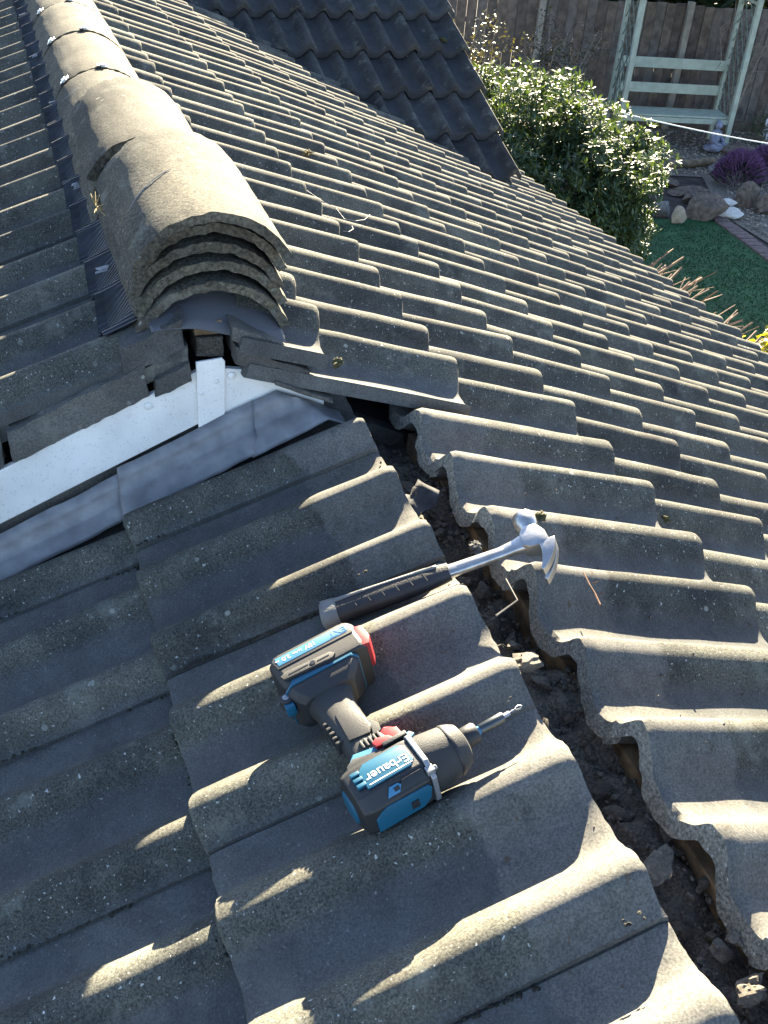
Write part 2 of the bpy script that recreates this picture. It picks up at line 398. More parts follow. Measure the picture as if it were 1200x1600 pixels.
QW = R(27.7); CW, SW = math.cos(QW), math.sin(QW)
NW = Vector((0, -SW, CW)); W0 = Vector((0.9, 4.28, -0.3795))
def PW(x, y, h=0.0):
    return Vector((x, y, W0.z + (y - W0.y) * math.tan(QW))) + NW * h
def VX(y): return (W0.z + (y - W0.y) * math.tan(QW)) / -TP      # where the wing meets the long slope
deck_w = deck('roof_slope', [[PW(VX(3.72) + 0.12, 3.72, -0.11), PW(1.62, 3.72, -0.11), PW(1.62, 7.4, -0.11), PW(VX(7.4) + 0.05, 7.4, -0.11)]])

n_tiles = [0]; extra = []
def in_view(X, m=0.12):
    x, y, d = project(X)
    return d > 0 and -1200 * m < x < 1200 * (1 + m) and -1600 * m < y < 1600 * (1 + m)
def place_tile(me, parent, tail, X, Y, Z, tilt, seen_pts):
    q = Matrix.Rotation(tilt, 3, X)
    Y2 = q @ Y; Z2 = q @ Z
    jit = Matrix.Rotation(rng.uniform(-0.006, 0.006), 3, Z2)
    X2, Y2 = jit @ X, jit @ Y2
    o = bpy.data.objects.new('roof_tile', me)
    m = Matrix((X2, Y2, Z2)).transposed().to_4x4(); m.translation = tail + Z * rng.uniform(-0.0015, 0.0015)
    if not any(in_view(s) for s in seen_pts): extra.append((me, m)); return None
    link(o, parent); o.matrix_world = m; n_tiles[0] += 1
    return o
XR, YR = Vector((0, 1, 0)), Vector((-CP, 0, SP))
XL, YL = Vector((0, -1, 0)), Vector((CP, 0, SP))
G, E = 0.297, 0.04
TR, TL_ = -0.135, -0.093
# long right-hand slope; crest j lies at y = -0.15 j + 0.02
for jo in range(-49, 15, 2):
    y0 = (-0.15 * jo + 0.02) - 0.265
    for k in range(-1, 10):
        u = (k - 1) * G
        cut_tile = False
        if k <= 0:
            if jo > -1: continue
            cut_tile = jo == -1
        yc = y0 + 0.15
        if yc > 3.75 and u * CP > VX(yc - 0.35) + 0.25 and u * CP < 1.25: continue      # buried under the wing
        if yc > 6.9: continue
        if k == 1 and jo >= -1 and y0 + 0.1 < 0.1: me = head_tiles[(jo // 2) % 6]
        elif k <= 3 and yc < 1.2: me = near_tiles[rng.randrange(4)]
        else: me = far_tiles[rng.randrange(4)]
        if cut_tile: me = verge_tile
        if k == -1: me = short_verge if cut_tile else short_tiles[rng.randrange(2)]
        pts = [PR(u - a, y0 + b, 0.02) for a in (0, 0.2, 0.4) for b in (0.0, 0.15, 0.3)]
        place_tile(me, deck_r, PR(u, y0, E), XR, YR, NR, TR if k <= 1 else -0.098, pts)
# lower left slope; crest k lies at y = -0.315 - 0.15 k
for k in range(-4, 12, 2):
    y0 = (-0.315 - 0.15 * k) + 0.265
    for c in range(0, 5):
        w = 0.497 + c * G
        me = head_tiles_left[(k // 2) % 5] if c == 0 else near_tiles[rng.randrange(4)]
        pts = [PL(w - a, y0 - b, 0.02) for a in (0, 0.2, 0.4) for b in (0.0, 0.15, 0.3)]
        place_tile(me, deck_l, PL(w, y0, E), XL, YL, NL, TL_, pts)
# main left slope; crests at y = 0.133 + 0.15 m, joint on the near side of every other one
for m_ in range(0, 22):
    y0 = 0.133 + 0.30 * m_ + 0.265
    for c in range(0, 5):
        x = -1.165 - c * G * CP
        pts = [PM(x + a, y0 - b, 0.0) for a in (0, 0.2, 0.4) for b in (0, 0.15, 0.3)]
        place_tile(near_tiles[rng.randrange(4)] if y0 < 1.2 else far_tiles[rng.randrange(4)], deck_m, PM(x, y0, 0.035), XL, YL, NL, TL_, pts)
# wing slope facing the camera
XW, YW = Vector((1, 0, 0)), Vector((0, CW, SW))
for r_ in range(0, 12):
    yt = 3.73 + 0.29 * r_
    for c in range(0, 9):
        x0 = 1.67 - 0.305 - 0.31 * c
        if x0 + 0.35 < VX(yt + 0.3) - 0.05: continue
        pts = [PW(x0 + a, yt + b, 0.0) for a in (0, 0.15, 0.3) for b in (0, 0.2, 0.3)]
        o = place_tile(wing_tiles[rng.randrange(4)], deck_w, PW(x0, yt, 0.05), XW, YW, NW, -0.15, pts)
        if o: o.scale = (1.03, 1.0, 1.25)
ac = Acc()
for me, m in extra: ac.add(me, m)
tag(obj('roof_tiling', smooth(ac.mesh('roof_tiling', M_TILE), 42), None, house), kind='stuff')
print('TILES', n_tiles[0], 'extra', len(extra))

# ------------------------------------------------------------------ walls, fascia, gutter below the roof
bm = bmesh.new()
add_box(bm, (-0.2, -2.1, -3.0), (1.86, 7.3, -0.98)); add_box(bm, (-2.2, -2.1, -3.0), (-0.203, 7.3, -0.95))
obj('wall', bm, M_WALL, house)
bm = bmesh.new(); add_box(bm, (2.02, -2.2, -1.22), (2.045, 7.3, -1.045)); obj('fascia_board', bm, M_PVC, house)
bm = bmesh.new()
gp = [(2.05, -1.05), (2.052, -1.10), (2.075, -1.135), (2.115, -1.145), (2.155, -1.13), (2.205, -1.095), (2.215, -1.035), (2.224, -1.03), (2.224, -1.018), (2.208, -1.018), (2.198, -1.09), (2.15, -1.122), (2.115, -1.137), (2.08, -1.128), (2.058, -1.096), (2.056, -1.05)]
a = [bm.verts.new((x, -2.2, z)) for x, z in gp]; b = [bm.verts.new((x, 7.3, z)) for x, z in gp]
for k in range(len(gp)): bm.faces.new((a[k], a[(k + 1) % len(gp)], b[(k + 1) % len(gp)], b[k]))
bmesh.ops.recalc_face_normals(bm, faces=bm.faces); obj('gutter', bm, M_GUTTER, house)
# gable wall behind the barge boards
bm = bmesh.new()
gw = [(-0.30, 0.02), (RX, 0.215), (-2.0, -0.36), (-2.0, -1.0), (-0.30, -1.0)]
a = [bm.verts.new((x, 0.105, z)) for x, z in gw]; b = [bm.verts.new((x, 0.16, z)) for x, z in gw]
bm.faces.new(a); bm.faces.new(b[::-1])
for k in range(5): bm.faces.new((a[k], b[k], b[(k + 1) % 5], a[(k + 1) % 5]))
bmesh.ops.recalc_face_normals(bm, faces=bm.faces); obj('gable_wall', bm, M_MORTAR, house)

# white barge boards: bottoms run parallel to the far slope
def zl(x): return AZ - TP * (AX - x)           # height of the lower left crest plane
YB = 0.085
def barge(poly, y0, y1, bev=0.002):
    bm = bmesh.new()
    Mx = Matrix(((1, 0, 0, 0), (0, 0, -1, 0), (0, 1, 0, 0), (0, 0, 0, 1)))       # (x, z) outline -> standing board
    add_prism(bm, poly, -y1, -y0, Mx, bev); bmesh.ops.recalc_face_normals(bm, faces=bm.faces)
    return bm
xl0, xl1 = -2.2, -0.724
bl = obj('barge_board', barge([(xl0, zl(xl0) + 0.085), (xl1, zl(xl1) + 0.085), (xl1, zl(xl1) + 0.182), (xl0, zl(xl0) + 0.182)], YB, YB + 0.012), M_PVC, house)
zr = lambda x: -TP * x
xr0, xr1 = -0.722, -0.53
br = obj('barge_board', barge([(xr0, zr(xr0) - 0.19), (xr1, zr(xr1) - 0.19), (xr1, zr(xr1) - 0.083), (-0.672, zr(-0.672) - 0.083), (xr0, zr(-0.690) - 0.083)], YB, YB + 0.012), M_PVC, house)
jc = obj('barge_joint_cover', barge([(-0.747, 0.124), (-0.703, 0.134), (-0.701, 0.243), (-0.7055, 0.2495), (-0.748, 0.2455)], YB - 0.006, YB - 0.001, 0.0015), M_PVC, house)
rv = bmesh.new(); add_lathe(rv, [(0, 0.0055), (-0.0015, 0.0055), (-0.003, 0.0035), (-0.0034, 0.001)], 14, Matrix.Rotation(R(90), 4, 'Z'))
rv_me = mesh('rivet', rv, M_PVC, 40)
for par, x, z, s in ((jc, -0.716, 0.209, 0.75), (jc, -0.741, 0.190, 0.75), (br, -0.690, 0.214, 1.25), (bl, -0.8265, zl(-0.8265) + 0.165, 1.2)):
    y = (YB - 0.006) if par is jc else YB
    o = obj('rivet', rv_me, None, par, (x, y - 0.0004, z)); o.scale = (s, s, s)

# mortar bedding between the verge tiles and the barge boards
def slab_piece(name, pts, y0, y1, seed, amp=0.006, par=None, m=None, cuts=5):
    """an uneven lump with the (x, z) outline pts, front face at y0"""
    bm = bmesh.new()
    Mx = Matrix(((1, 0, 0, 0), (0, 0, -1, 0), (0, 1, 0, 0), (0, 0, 0, 1)))
    add_prism(bm, pts, -y1, -y0, Mx, 0.003)
    bmesh.ops.recalc_face_normals(bm, faces=bm.faces)
    bmesh.ops.triangulate(bm, faces=bm.faces)
    for _ in range(cuts):
        es = [e for e in bm.edges if e.calc_length() > 0.014]
        if not es: break
        bmesh.ops.subdivide_edges(bm, edges=es, cuts=1)
        bmesh.ops.triangulate(bm, faces=[f for f in bm.faces if len(f.verts) > 3])
        if len(bm.faces) > 5000: break
    for v in bm.verts:
        d = Vector((nz(v.co, 25, seed), nz(v.co, 25, seed + 9), nz(v.co, 25, seed + 19))) + 0.5 * Vector((nz(v.co, 80, seed), nz(v.co, 80, seed + 9), nz(v.co, 80, seed + 4)))
        v.co += d * amp
    return obj(name, mesh(name, bm, m or M_MORTAR, 50), None, par or house)
def strip(xa, xb, ha, hb, za=zl, drop_a=0, drop_b=0):
    """outline between two heights over the far-slope plane"""
    n = max(2, int(abs(xb - xa) / 0.04)); lo, hi = [], []
    for i in range(n + 1):
        x = xa + (xb - xa) * i / n; lo.append((x, za(x) + ha)); hi.append((x, za(x) + hb))
    return lo + hi[::-1]
slab_piece('mortar_bedding', strip(-1.045, -0.828, 0.186, 0.243), 0.079, 0.14, 3)
slab_piece('mortar_bedding', strip(-2.1, -1.056, 0.186, 0.248), 0.084, 0.14, 4)
slab_piece('mortar_bedding', strip(-0.814, -0.757, 0.176, 0.210), 0.074, 0.14, 5, 0.004)
slab_piece('mortar_bedding', strip(-0.836, -0.758, 0.200, 0.234), 0.086, 0.14, 6, 0.004)
slab_piece('mortar_bedding', strip(-0.860, -0.764, 0.238, 0.286), 0.080, 0.16, 8, 0.005)
slab_piece('mortar_bedding', strip(-0.688, -0.566, -0.066, -0.034, zr), 0.058, 0.15, 9, 0.004)
slab_piece('mortar_bedding', strip(-0.692, -0.60, -0.030, -0.006, zr), 0.066, 0.15, 10, 0.003)
slab_piece('undercloak', strip(-0.625, -0.525, -0.078, -0.070, zr), 0.050, 0.14, 11, 0.0012)
# ridge timber end and mortar packing under the ridge
bm = bmesh.new(); add_box(bm, (-0.746, 0.098, 0.283), (-0.701, 0.9, 0.306), None, 0.002); obj('ridge_batten', bm, M_WOOD, house)
slab_piece('mortar_packing', [(-0.746, 0.248), (-0.700, 0.246), (-0.702, 0.281), (-0.744, 0.281)], 0.094, 0.15, 12, 0.004, m=M_RUBBLE)

# lead flashing dressed over the top of the lower left slope
def lead(name, x0, x1, yoff, lift, seed, nxx=60):
    bm = bmesh.new(); rows = []
    ts = [0, 0.2, 0.4, 0.5, 0.6, 0.7, 0.8, 0.9, 1.0]
    for i in range(nxx + 1):
        x = x0 + (x1 - x0) * i / nxx; row = []
        bulge = 0.008 * nz((x * 9, seed, 0)) + 0.003 * nz((x * 30, seed, 3))
        for t in ts:
            if t <= 0.4:                                   # upstand against the wall
                y = 0.082 - 0.01 * (t / 0.4) - 0.004; h = 0.076 - 0.046 * (t / 0.4)
            else:
                s = (t - 0.4) / 0.6
                y = 0.068 - s * (0.036 + yoff + bulge); h = 0.030 - 0.026 * s ** 0.8 + 0.006 * math.sin(s * 3.14)
            h += lift + 0.003 * nz((x * 12, y * 25, seed)) + 0.0028 * abs(nz((x * 26 + y * 30, y * 40, seed + 4)))
            row.append(bm.verts.new((x, y, min(zl(x) + h, zr(x) - 0.098 + 0.004 * nz((x * 15, seed, 2))))))
        rows.append(row)
    for a, b in zip(rows, rows[1:]):
        for k in range(len(ts) - 1): bm.faces.new((a[k], a[k + 1], b[k + 1], b[k]))
    bmesh.ops.recalc_face_normals(bm, faces=bm.faces)
    me = mesh(name, bm, M_LEAD, 60); o = obj(name, me, None, house)
    s = o.modifiers.new('thickness', 'SOLIDIFY'); s.thickness = 0.0025; s.offset = 0
    return o
lead('lead_flashing', -2.1, -0.872, -0.012, -0.004, 1.0)
lead('lead_flashing', -0.885, -0.655, 0.004, 0.006, 2.0, 30)
lead('lead_flashing', -0.668, -0.505, 0.006, 0.004, 3.0, 24)

# ------------------------------------------------------------------ the opened lower ridge
bm = bmesh.new(); add_box(bm, (-0.380, -2.1, 0.030), (-0.352, 0.06, 0.082), None, 0.002)
obj('tiling_batten', bm, M_WOOD, house)
bm = bmesh.new(); add_box(bm, (-0.545, -2.1, 0.035), (-0.52, 0.06, 0.078), None, 0.002)
obj('tiling_batten', bm, M_WOOD, house)
bm = bmesh.new(); ny, nx_ = 260, 26
g = [[None] * (nx_ + 1) for _ in range(ny + 1)]
for i in range(ny + 1):
    y = 0.10 - 2.2 * i / ny
    for j in range(nx_ + 1):
        x = -0.52 + 0.165 * j / nx_
        z = 0.050 + 0.045 * nz((x, y, 0), 7, 2) + 0.022 * nz((x, y, 0), 22, 5) + 0.010 * nz((x, y, 0), 60, 8)
        z += 0.018 * max(0, nz((0, y, 0), 3.3, 11)) + 0.35 * max(0, -0.435 - x) * (0.3 + 0.6 * max(0, nz((0, y, 1), 5, 4)))
        g[i][j] = bm.verts.new((x, y, z))
for i in range(ny):
    for j in range(nx_): bm.faces.new((g[i][j], g[i + 1][j], g[i + 1][j + 1], g[i][j + 1]))
bmesh.ops.recalc_face_normals(bm, faces=bm.faces)
obj('mortar_bed', mesh('mortar_bed', bm, M_RUBBLE, 60), None, house)
def bedz(x, y): return 0.053 + 0.045 * nz((x, y, 0), 7, 2) + 0.022 * nz((x, y, 0), 22, 5)
rub = [chunk_mesh('mortar_chunk', 30 + s, 3, 0.55, (1, rng.uniform(0.6, 1), rng.uniform(0.35, 0.65)), M_RUBBLE, 30) for s in range(7)]
for i in range(34):
    y = -0.06 - 1.30 * (i + rng.random()) / 34; x = rng.uniform(-0.475, -0.385)
    o = obj('mortar_chunk', rub[i % 7], None, None, (x, y, bedz(x, y) + 0.012)); s = rng.uniform(0.007, 0.016)
    o.scale = (s, s, s); o.rotation_euler = (rng.uniform(-0.5, 0.5), rng.uniform(-0.5, 0.5), rng.uniform(0, 6.3))
    tag(o, 'loose grey mortar lump lying in the opened ridge gap', 'rubble', 'mortar lumps in the ridge gap')
bm = Acc(); tiny = [chunk_mesh('t', 60 + s, 1, 0.4) for s in range(3)]
for i in range(2200):
    y = 0.05 - 1.5 * rng.random(); x = rng.uniform(-0.50, -0.375); s = rng.choice((0.0018, 0.0025, 0.003, 0.004, 0.007))
    bm.add(tiny[i % 3], Matrix.Translation((x, y, bedz(x, y) + 0.008)) @ Matrix.Rotation(rng.uniform(0, 6), 4, 'Z') @ Matrix.Diagonal((s, s * rng.uniform(.6, 1), s * .7, 1)))
tag(obj('mortar_rubble', bm.mesh('mortar_rubble', M_RUBBLE)), 'crumbled mortar and dust filling the opened ridge gap', 'rubble', kind='stuff')
def shard(px, py, z, size, flat, seed, label, m=M_MORTAR, rot=(0, 0, 0)):
    o = obj('mortar_shard', chunk_mesh('mortar_shard', seed, 4, 0.75, flat, m, 25), None, None, hit(px, py, (0, 0, 1), (0, 0, z)))
    o.scale = (size,) * 3; o.rotation_euler = rot; return tag(o, label, 'rubble')
shard(1030, 1352, 0.088, 0.026, (1, 0.6, 0.12), 81, 'flat slate-like mortar shard lying near the bottom of the ridge gap', M_RUBBLE, (0.1, -0.15, 0.5))
shard(825, 1032, 0.145, 0.030, (1, 0.6, 0.4), 82, 'sunlit sandy mortar crust beside the cut tile end right of the driver', M_RUBBLE, (0.1, 0.2, 0.6))
shard(742, 855, 0.120, 0.015, (1, 0.8, 0.7), 83, 'small square mortar stump under the hammer shaft', M_MORTAR, (0.2, 0, 0.8))
shard(1172, 1545, 0.088, 0.018, (1, 0.8, 0.7), 84, 'knobbly grey mortar lump at the bottom right corner of the gap', M_RUBBLE, (0.2, 0, 0.3))
shard(1150, 1465, 0.09, 0.012, (1, 0.8, 0.7), 85, 'small mortar lump against the batten above the corner lump', M_RUBBLE, (0.2, 0.5, 1.3))
bm = bmesh.new(); g_ = []
for i in range(9):
    row = []
    for k in range(7):
        u, v = (i / 8 - .5) * .07, (k / 6 - .5) * .045
        edge = 1 if i in (0, 8) or k in (0, 6) else 0
        row.append(bm.verts.new((u + edge * .008 * nz((i, k, 1), 1.7), v + edge * .008 * nz((i, k, 5), 1.7), .010 * nz((i, k, 3), .45) + .003 * nz((i, k, 9), 1.3))))
    g_.append(row)
for a, b in zip(g_, g_[1:]):
    for k in range(6): bm.faces.new((a[k], a[k + 1], b[k + 1], b[k]))
o = obj('felt_scrap', smooth(mesh('felt_scrap', bm, simple('slate_grey_felt', (0.035, 0.036, 0.04), 0.85, var=.4, vs=60))), None, None, hit(652, 785, (0, 0, 1), (0, 0, 0.105))); o.rotation_euler = (0.25, -0.35, 0.6)
md = o.modifiers.new('thickness', 'SOLIDIFY'); md.thickness = .0015
tag(o, 'torn dark grey felt scrap in the ridge gap above the hammer', 'felt scrap')
pl = [(790, 905), (808, 938), (775, 962)]
o = obj('batten_offcut', (lambda b: (add_tube(b, [hit(*q, (0, 0, 1), (0, 0, 0.13)) for q in pl], 0.0016, 5), b)[1])(bmesh.new()), simple('pale_chipped_edge', (0.11, 0.105, 0.095), 0.8))
tag(o, 'thin pale bent strip edge showing in the ridge gap below the hammer', 'strip')

# ------------------------------------------------------------------ ridge tiles
RR, RA, RT = 0.1377, R(65), 0.0165
def ridge_mesh(seed, L_=0.455, rough=0.007):
    bm = bmesh.new(); na, nl = 40, 14; outer, inner = [], []
    for j in range(nl + 1):
        t = j / nl; ro, ri = [], []
        for i in range(na + 1):
            a = -RA + 2 * RA * i / na
            end = 1.0 if j in (0, nl) else 0.0
            r = RR + 0.0016 * nz((a * 3, t * 4, 0), 1.2, seed) + 0.0012 * nz((a * 14, t * 20, 0), 1, seed + 3)
            y = t * L_
            if end: y += rough * (nz((a * 7, j, 0), 1, seed) + 0.6 * nz((a * 22, j, 0), 1, seed + 1)) * (1 if j == 0 else -1); r -= 0.0025 * abs(nz((a * 20, j, 1), 1, seed)) + 0.001
            ri_ = RR - RT + (0.0025 * nz((a * 9, j, 2), 1, seed) if end else 0)
            z0 = -RR * math.cos(RA)
            ro.append(bm.verts.new((r * math.sin(a), y, z0 + r * math.cos(a)))); ri.append(bm.verts.new((ri_ * math.sin(a), y + (0.002 * nz((a * 16, j, 5), 1, seed) if end else 0), z0 + ri_ * math.cos(a))))
        outer.append(ro); inner.append(ri)
    for j in range(nl):
        for i in range(na):
            bm.faces.new((outer[j][i], outer[j][i + 1], outer[j + 1][i + 1], outer[j + 1][i]))
            bm.faces.new((inner[j][i], inner[j + 1][i], inner[j + 1][i + 1], inner[j][i + 1]))
        for i in (0, na):
            f = bm.faces.new((outer[j][i], outer[j + 1][i], inner[j + 1][i], inner[j][i])); f.material_index = 1
    for j in (0, nl):
        for i in range(na):
            f = bm.faces.new((outer[j][i], outer[j][i + 1], inner[j][i + 1], inner[j][i])); f.material_index = 1
    bmesh.ops.recalc_face_normals(bm, faces=bm.faces)
    return mesh('ridge_tile', bm, [M_RIDGE, M_RIDGE_END], 48)
ridge_me = [ridge_mesh(s * 19 + 5) for s in range(5)]
ZC = 0.287
fixed = []
for i, y in enumerate((0.112, 0.61, 1.085, 1.56, 2.035, 2.51, 2.985, 3.46, 3.935, 4.41, 4.885, 5.36)):
    o = obj('ridge_tile', ridge_me[i % 5], None, house, (RX + (0.012 if i == 0 else 0) + rng.uniform(-0.003, 0.003), y, ZC + rng.uniform(-0.002, 0.002)))
    o.rotation_euler = (0, 0, rng.uniform(-0.008, 0.008)); fixed.append(o)
def clip(par, ang):
    bm = bmesh.new(); add_box(bm, (-0.014, -0.012, 0.0005), (0.014, 0.014, 0.0035), None, 0.001); add_box(bm, (-0.006, -0.02, 0.0035), (0.006, 0.004, 0.009), None, 0.001)
    add_box(bm, (-0.016, -0.022, 0.0005), (-0.005, -0.0125, 0.006), None, 0.001, 1)
    r = RR + 0.001; z0 = -RR * math.cos(RA)
    o = obj('ridge_clip', mesh('ridge_clip', bm, [M_CLIP, M_CLIPD]), None, par, (r * math.sin(ang), 0.0, z0 + r * math.cos(ang))); o.rotation_euler = (0, ang, 0)
for i in range(3, 9):
    clip(fixed[i], R(2)); clip(fixed[i], R(-42))
stack = [(0.124, 0.030, 0.014, 0.010, 'second-lowest ridge tile of the stack at the near end of the ridge'),
         (0.130, 0.058, 0.010, -0.012, 'third ridge tile up, middle of the nested stack at the ridge end'),
         (0.133, 0.086, 0.014, 0.012, 'fourth ridge tile up, just under the topmost of the nested stack'),
         (0.098, 0.115, 0.014, -0.018, 'topmost loose ridge tile of the stack, pale and sunlit with a scratch')]
for k, (y, dz, dx, yaw, lab) in enumerate(stack):
    o = obj('ridge_tile', ridge_me[(k + 2) % 5], None, None, (RX + dx, y, ZC + dz)); o.rotation_euler = (rng.uniform(-0.006, 0.006), rng.uniform(-0.02, 0.02), yaw)
    tag(o, lab, 'ridge tile', 'loose ridge tiles stacked on the ridge')
bm = bmesh.new(); pts = []
for q in range(13):
    a = R(-52 + 40 * q / 12); pts.append((RR * math.sin(a) * 1.006, 0.17 + 0.05 * q / 12, -RR * math.cos(RA) + RR * math.cos(a) * 1.006))
add_tube(bm, pts, [.0003] + [.0008] * 11 + [.0003], 4); obj('scratch_mark', bm, simple('pale_scratch', (0.42, 0.40, 0.35), 0.9), o)
for q, (y, dz, dx, yaw, lab) in enumerate([(0.640, 0.030, 0.008, -0.012, 'lowest of the three loose ridge tiles stacked behind the end stack'), (0.620, 0.058, 0.006, 0.010, 'middle of the three loose ridge tiles stacked behind the end stack'),
        (0.622, 0.084, -0.003, -0.022, 'top one of the three loose ridge tiles stacked behind the end stack')]):
    o = obj('ridge_tile', ridge_me[(q + 3) % 5], None, None, (RX + dx, y, ZC + dz)); o.rotation_euler = (0.003, 0.0, yaw)
    tag(o, lab, 'ridge tile', 'loose ridge tiles stacked on the ridge')
# pleated ventilation skirt either side of the ridge
def skirt(side, y0, y1, w0, w1):
    bm = bmesh.new(); n = int((y1 - y0) / 0.0022); rows = []
    for i in range(n + 1):
        y = y0 + (y1 - y0) * i / n; pl = (i % 6 < 3)
        row = []
        for s in (0, 0.35, 0.7, 1.0):
            if side < 0:
                x = w0 + (w1 - w0) * s + 0.004 * nz((y * 8, s, 0)); lx = ((0.133 + 0.265) - y) % 0.30
                z = PM(x, y).z + prof(lx) * min(1, s * 1.4) * 0.9 + 0.010 + 0.004
            else:
                x = w0 + (w1 - w0) * s + 0.004 * nz((y * 8, s, 0)); lx = (y - (0.17 - 0.265)) % 0.30
                z = -TP * x + prof(lx) * min(1, s * 1.4) * 0.9 + 0.016
            z += (0.004 if pl else 0) + 0.003 * nz((y * 20, s * 3, 1))
            row.append(bm.verts.new((x, y, z)))
        rows.append(row)
    for a, b in zip(rows, rows[1:]):
        for k in range(3): bm.faces.new((a[k], a[k + 1], b[k + 1], b[k]))
    bmesh.ops.recalc_face_normals(bm, faces=bm.faces)
    o = obj('ridge_skirt', bm, M_SKIRT, house); m = o.modifiers.new('thickness', 'SOLIDIFY'); m.thickness = 0.001
    return o
skirt(-1, 0.13, 4.6, RX - 0.105, RX - 0.158)
skirt(1, 0.135, 4.6, RX + 0.105, RX + 0.148)
M_TIP = simple('lit_pleat_tip', (0.32, 0.33, 0.35), 0.6, var=0.4)
tipm = []
for q in range(3):                                   # turned-up pleat tips, edge highlights put into their pale colour
    bm = bmesh.new()
    for k in range(5): add_box(bm, (-0.010, -0.008 + k * .004, 0), (0.012 + 0.004 * math.sin(k * 2 + q), -0.0065 + k * .004, 0.0012 + .001 * math.sin(k + q)))
    tipm.append(mesh('pleat_tip', bm, M_TIP))
for i in range(13):
    y = 0.14 + 4.0 * (i / 13) ** 1.2 + rng.uniform(0, .12); sd_ = -1 if i % 2 else 1
    x = RX + sd_ * rng.uniform(0.128, 0.142); z = (PM(x, y).z if sd_ < 0 else -TP * x) + 0.016
    o = obj('pleat_tip', tipm[i % 3], None, house, (x, y, z)); o.rotation_euler = (rng.uniform(-.4, .4), -sd_ * 0.3, rng.uniform(-.3, .3) + (0 if sd_ > 0 else math.pi)); o.scale = (rng.uniform(.6, 1.1), rng.uniform(.5, 1.1), 1)
# woven membrane hanging out of the stack's mouth
bm = bmesh.new(); uvl = bm.loops.layers.uv.new('UVMap'); rows = []
for i in range(41):
    t = i / 40; row = []
    x = -0.815 + 0.215 * t
    for j in range(9):
        s = j / 8
        edge = 0.303 + 0.010 * math.sin(math.pi * min(1, t * 1.5)) * (t < .67) - 0.042 * max(0, t - 0.12)
        back = 0.348 - 0.040 * abs(2 * t - 1) ** 2
        z = back + (edge - back) * s ** 1.8 + 0.003 * nz((x * 20, s * 2, 4))
        y = 0.26 - 0.182 * s + 0.004 * nz((x * 14, s, 2))
        row.append((bm.verts.new((x, y, z)), t, s))
    rows.append(row)
for a, b in zip(rows, rows[1:]):
    for k in range(8):
        f = bm.faces.new((a[k][0], a[k + 1][0], b[k + 1][0], b[k][0]))
        for lp, q in zip(f.loops, (a[k], a[k + 1], b[k + 1], b[k])): lp[uvl].uv = (q[1] * 0.8, q[2] * 0.8)
bmesh.ops.recalc_face_normals(bm, faces=bm.faces)
o = obj('ridge_membrane', mesh('ridge_membrane', bm, M_MESH, 60), None, house); m = o.modifiers.new('thickness', 'SOLIDIFY'); m.thickness = 0.0012
bm = bmesh.new(); add_box(bm, (-0.80, 0.155, 0.265), (-0.65, 0.9, 0.28)); obj('ridge_packing', bm, M_FELT, house)

# ------------------------------------------------------------------ claw hammer
M_STEEL = simple('forged_steel', (0.46, 0.455, 0.44), 0.33, 0.85, var=0.12, vs=60, bump=0.08, bs=150)
M_STEELD = simple('steel_recess', (0.42, 0.41, 0.40), 0.45, 0.7, var=0.15, vs=80)
M_GRIP = simple('black_rubber_grip', (0.028, 0.027, 0.027), 0.6, var=0.2, bump=0.25, bs=500)
M_GROOVE = simple('grip_groove_rubber', (0.055, 0.052, 0.05), 0.7)
M_GRIPG = simple('grey_rubber_grip', (0.19, 0.185, 0.17), 0.65, var=0.12, bump=0.15, bs=400)
HA = hit(508, 962, NL, PL(0, 0, -0.010)); HB = hit(836, 846, NR, PR(0, 0, 0.022))
hx = (HB - HA).normalized(); HLEN = (HB - HA).length
hz = (Vector((-0.30, -0.12, 1.0))); hz = (hz - hx * hz.dot(hx)).normalized(); hy = hz.cross(hx)
ham = empty('claw_hammer', 'steel claw hammer with black and grey rubber grip lying across the ridge gap', 'hammer')
frame(ham, hx, hy, hz, HB)
def hobj(name, bm, m, sm=40, par=None):
    bmesh.ops.recalc_face_normals(bm, faces=bm.faces)
    return obj(name, mesh(name, bm, m, sm), None, par or ham)
def loft(bm, secs, n=16, p=2.6, mi=0):
    """secs: (x, cy, cz, half-width y, half-height z) superellipse sections along local X"""
    rings = []
    for x, cy, cz, a, b in secs:
        ring = []
        for k in range(n):
            t = 2 * math.pi * k / n; c, s = math.cos(t), math.sin(t)
            ring.append(bm.verts.new((x, cy + a * math.copysign(abs(c) ** (2 / p), c), cz + b * math.copysign(abs(s) ** (2 / p), s))))
        rings.append(ring)
    for u, v in zip(rings, rings[1:]):
        for k in range(n): bm.faces.new((u[k], u[(k + 1) % n], v[(k + 1) % n], v[k])).material_index = mi
    bm.faces.new(rings[0][::-1]).material_index = mi; bm.faces.new(rings[-1]).material_index = mi
    return rings
GL = HLEN * 0.60
gx0, gx1 = -HLEN, -HLEN + GL
bm = bmesh.new()
loft(bm, [(gx0 + 0.018, 0, 0, 0.0200, 0.0140), (gx0 + 0.05, 0, 0, 0.0180, 0.0132), (gx0 + 0.10, 0, 0, 0.0178, 0.013), (gx0 + 0.15, 0, 0, 0.0168, 0.0124), (gx1 - 0.012, 0, 0, 0.0142, 0.011), (gx1, 0, 0, 0.0125, 0.0095)], 20)
grip = hobj('grip', bm, M_GRIP)
bm = bmesh.new()
loft(bm, [(gx0 - 0.004, 0, 0, 0.019, 0.012), (gx0, -0.001, 0, 0.0235, 0.0155), (gx0 + 0.016, 0, 0, 0.0212, 0.0148), (gx0 + 0.022, 0, 0, 0.0195, 0.0137)], 20); hobj('grip_butt', bm, M_GRIPG, 40)
bm = bmesh.new(); n = 26; pr_ = None
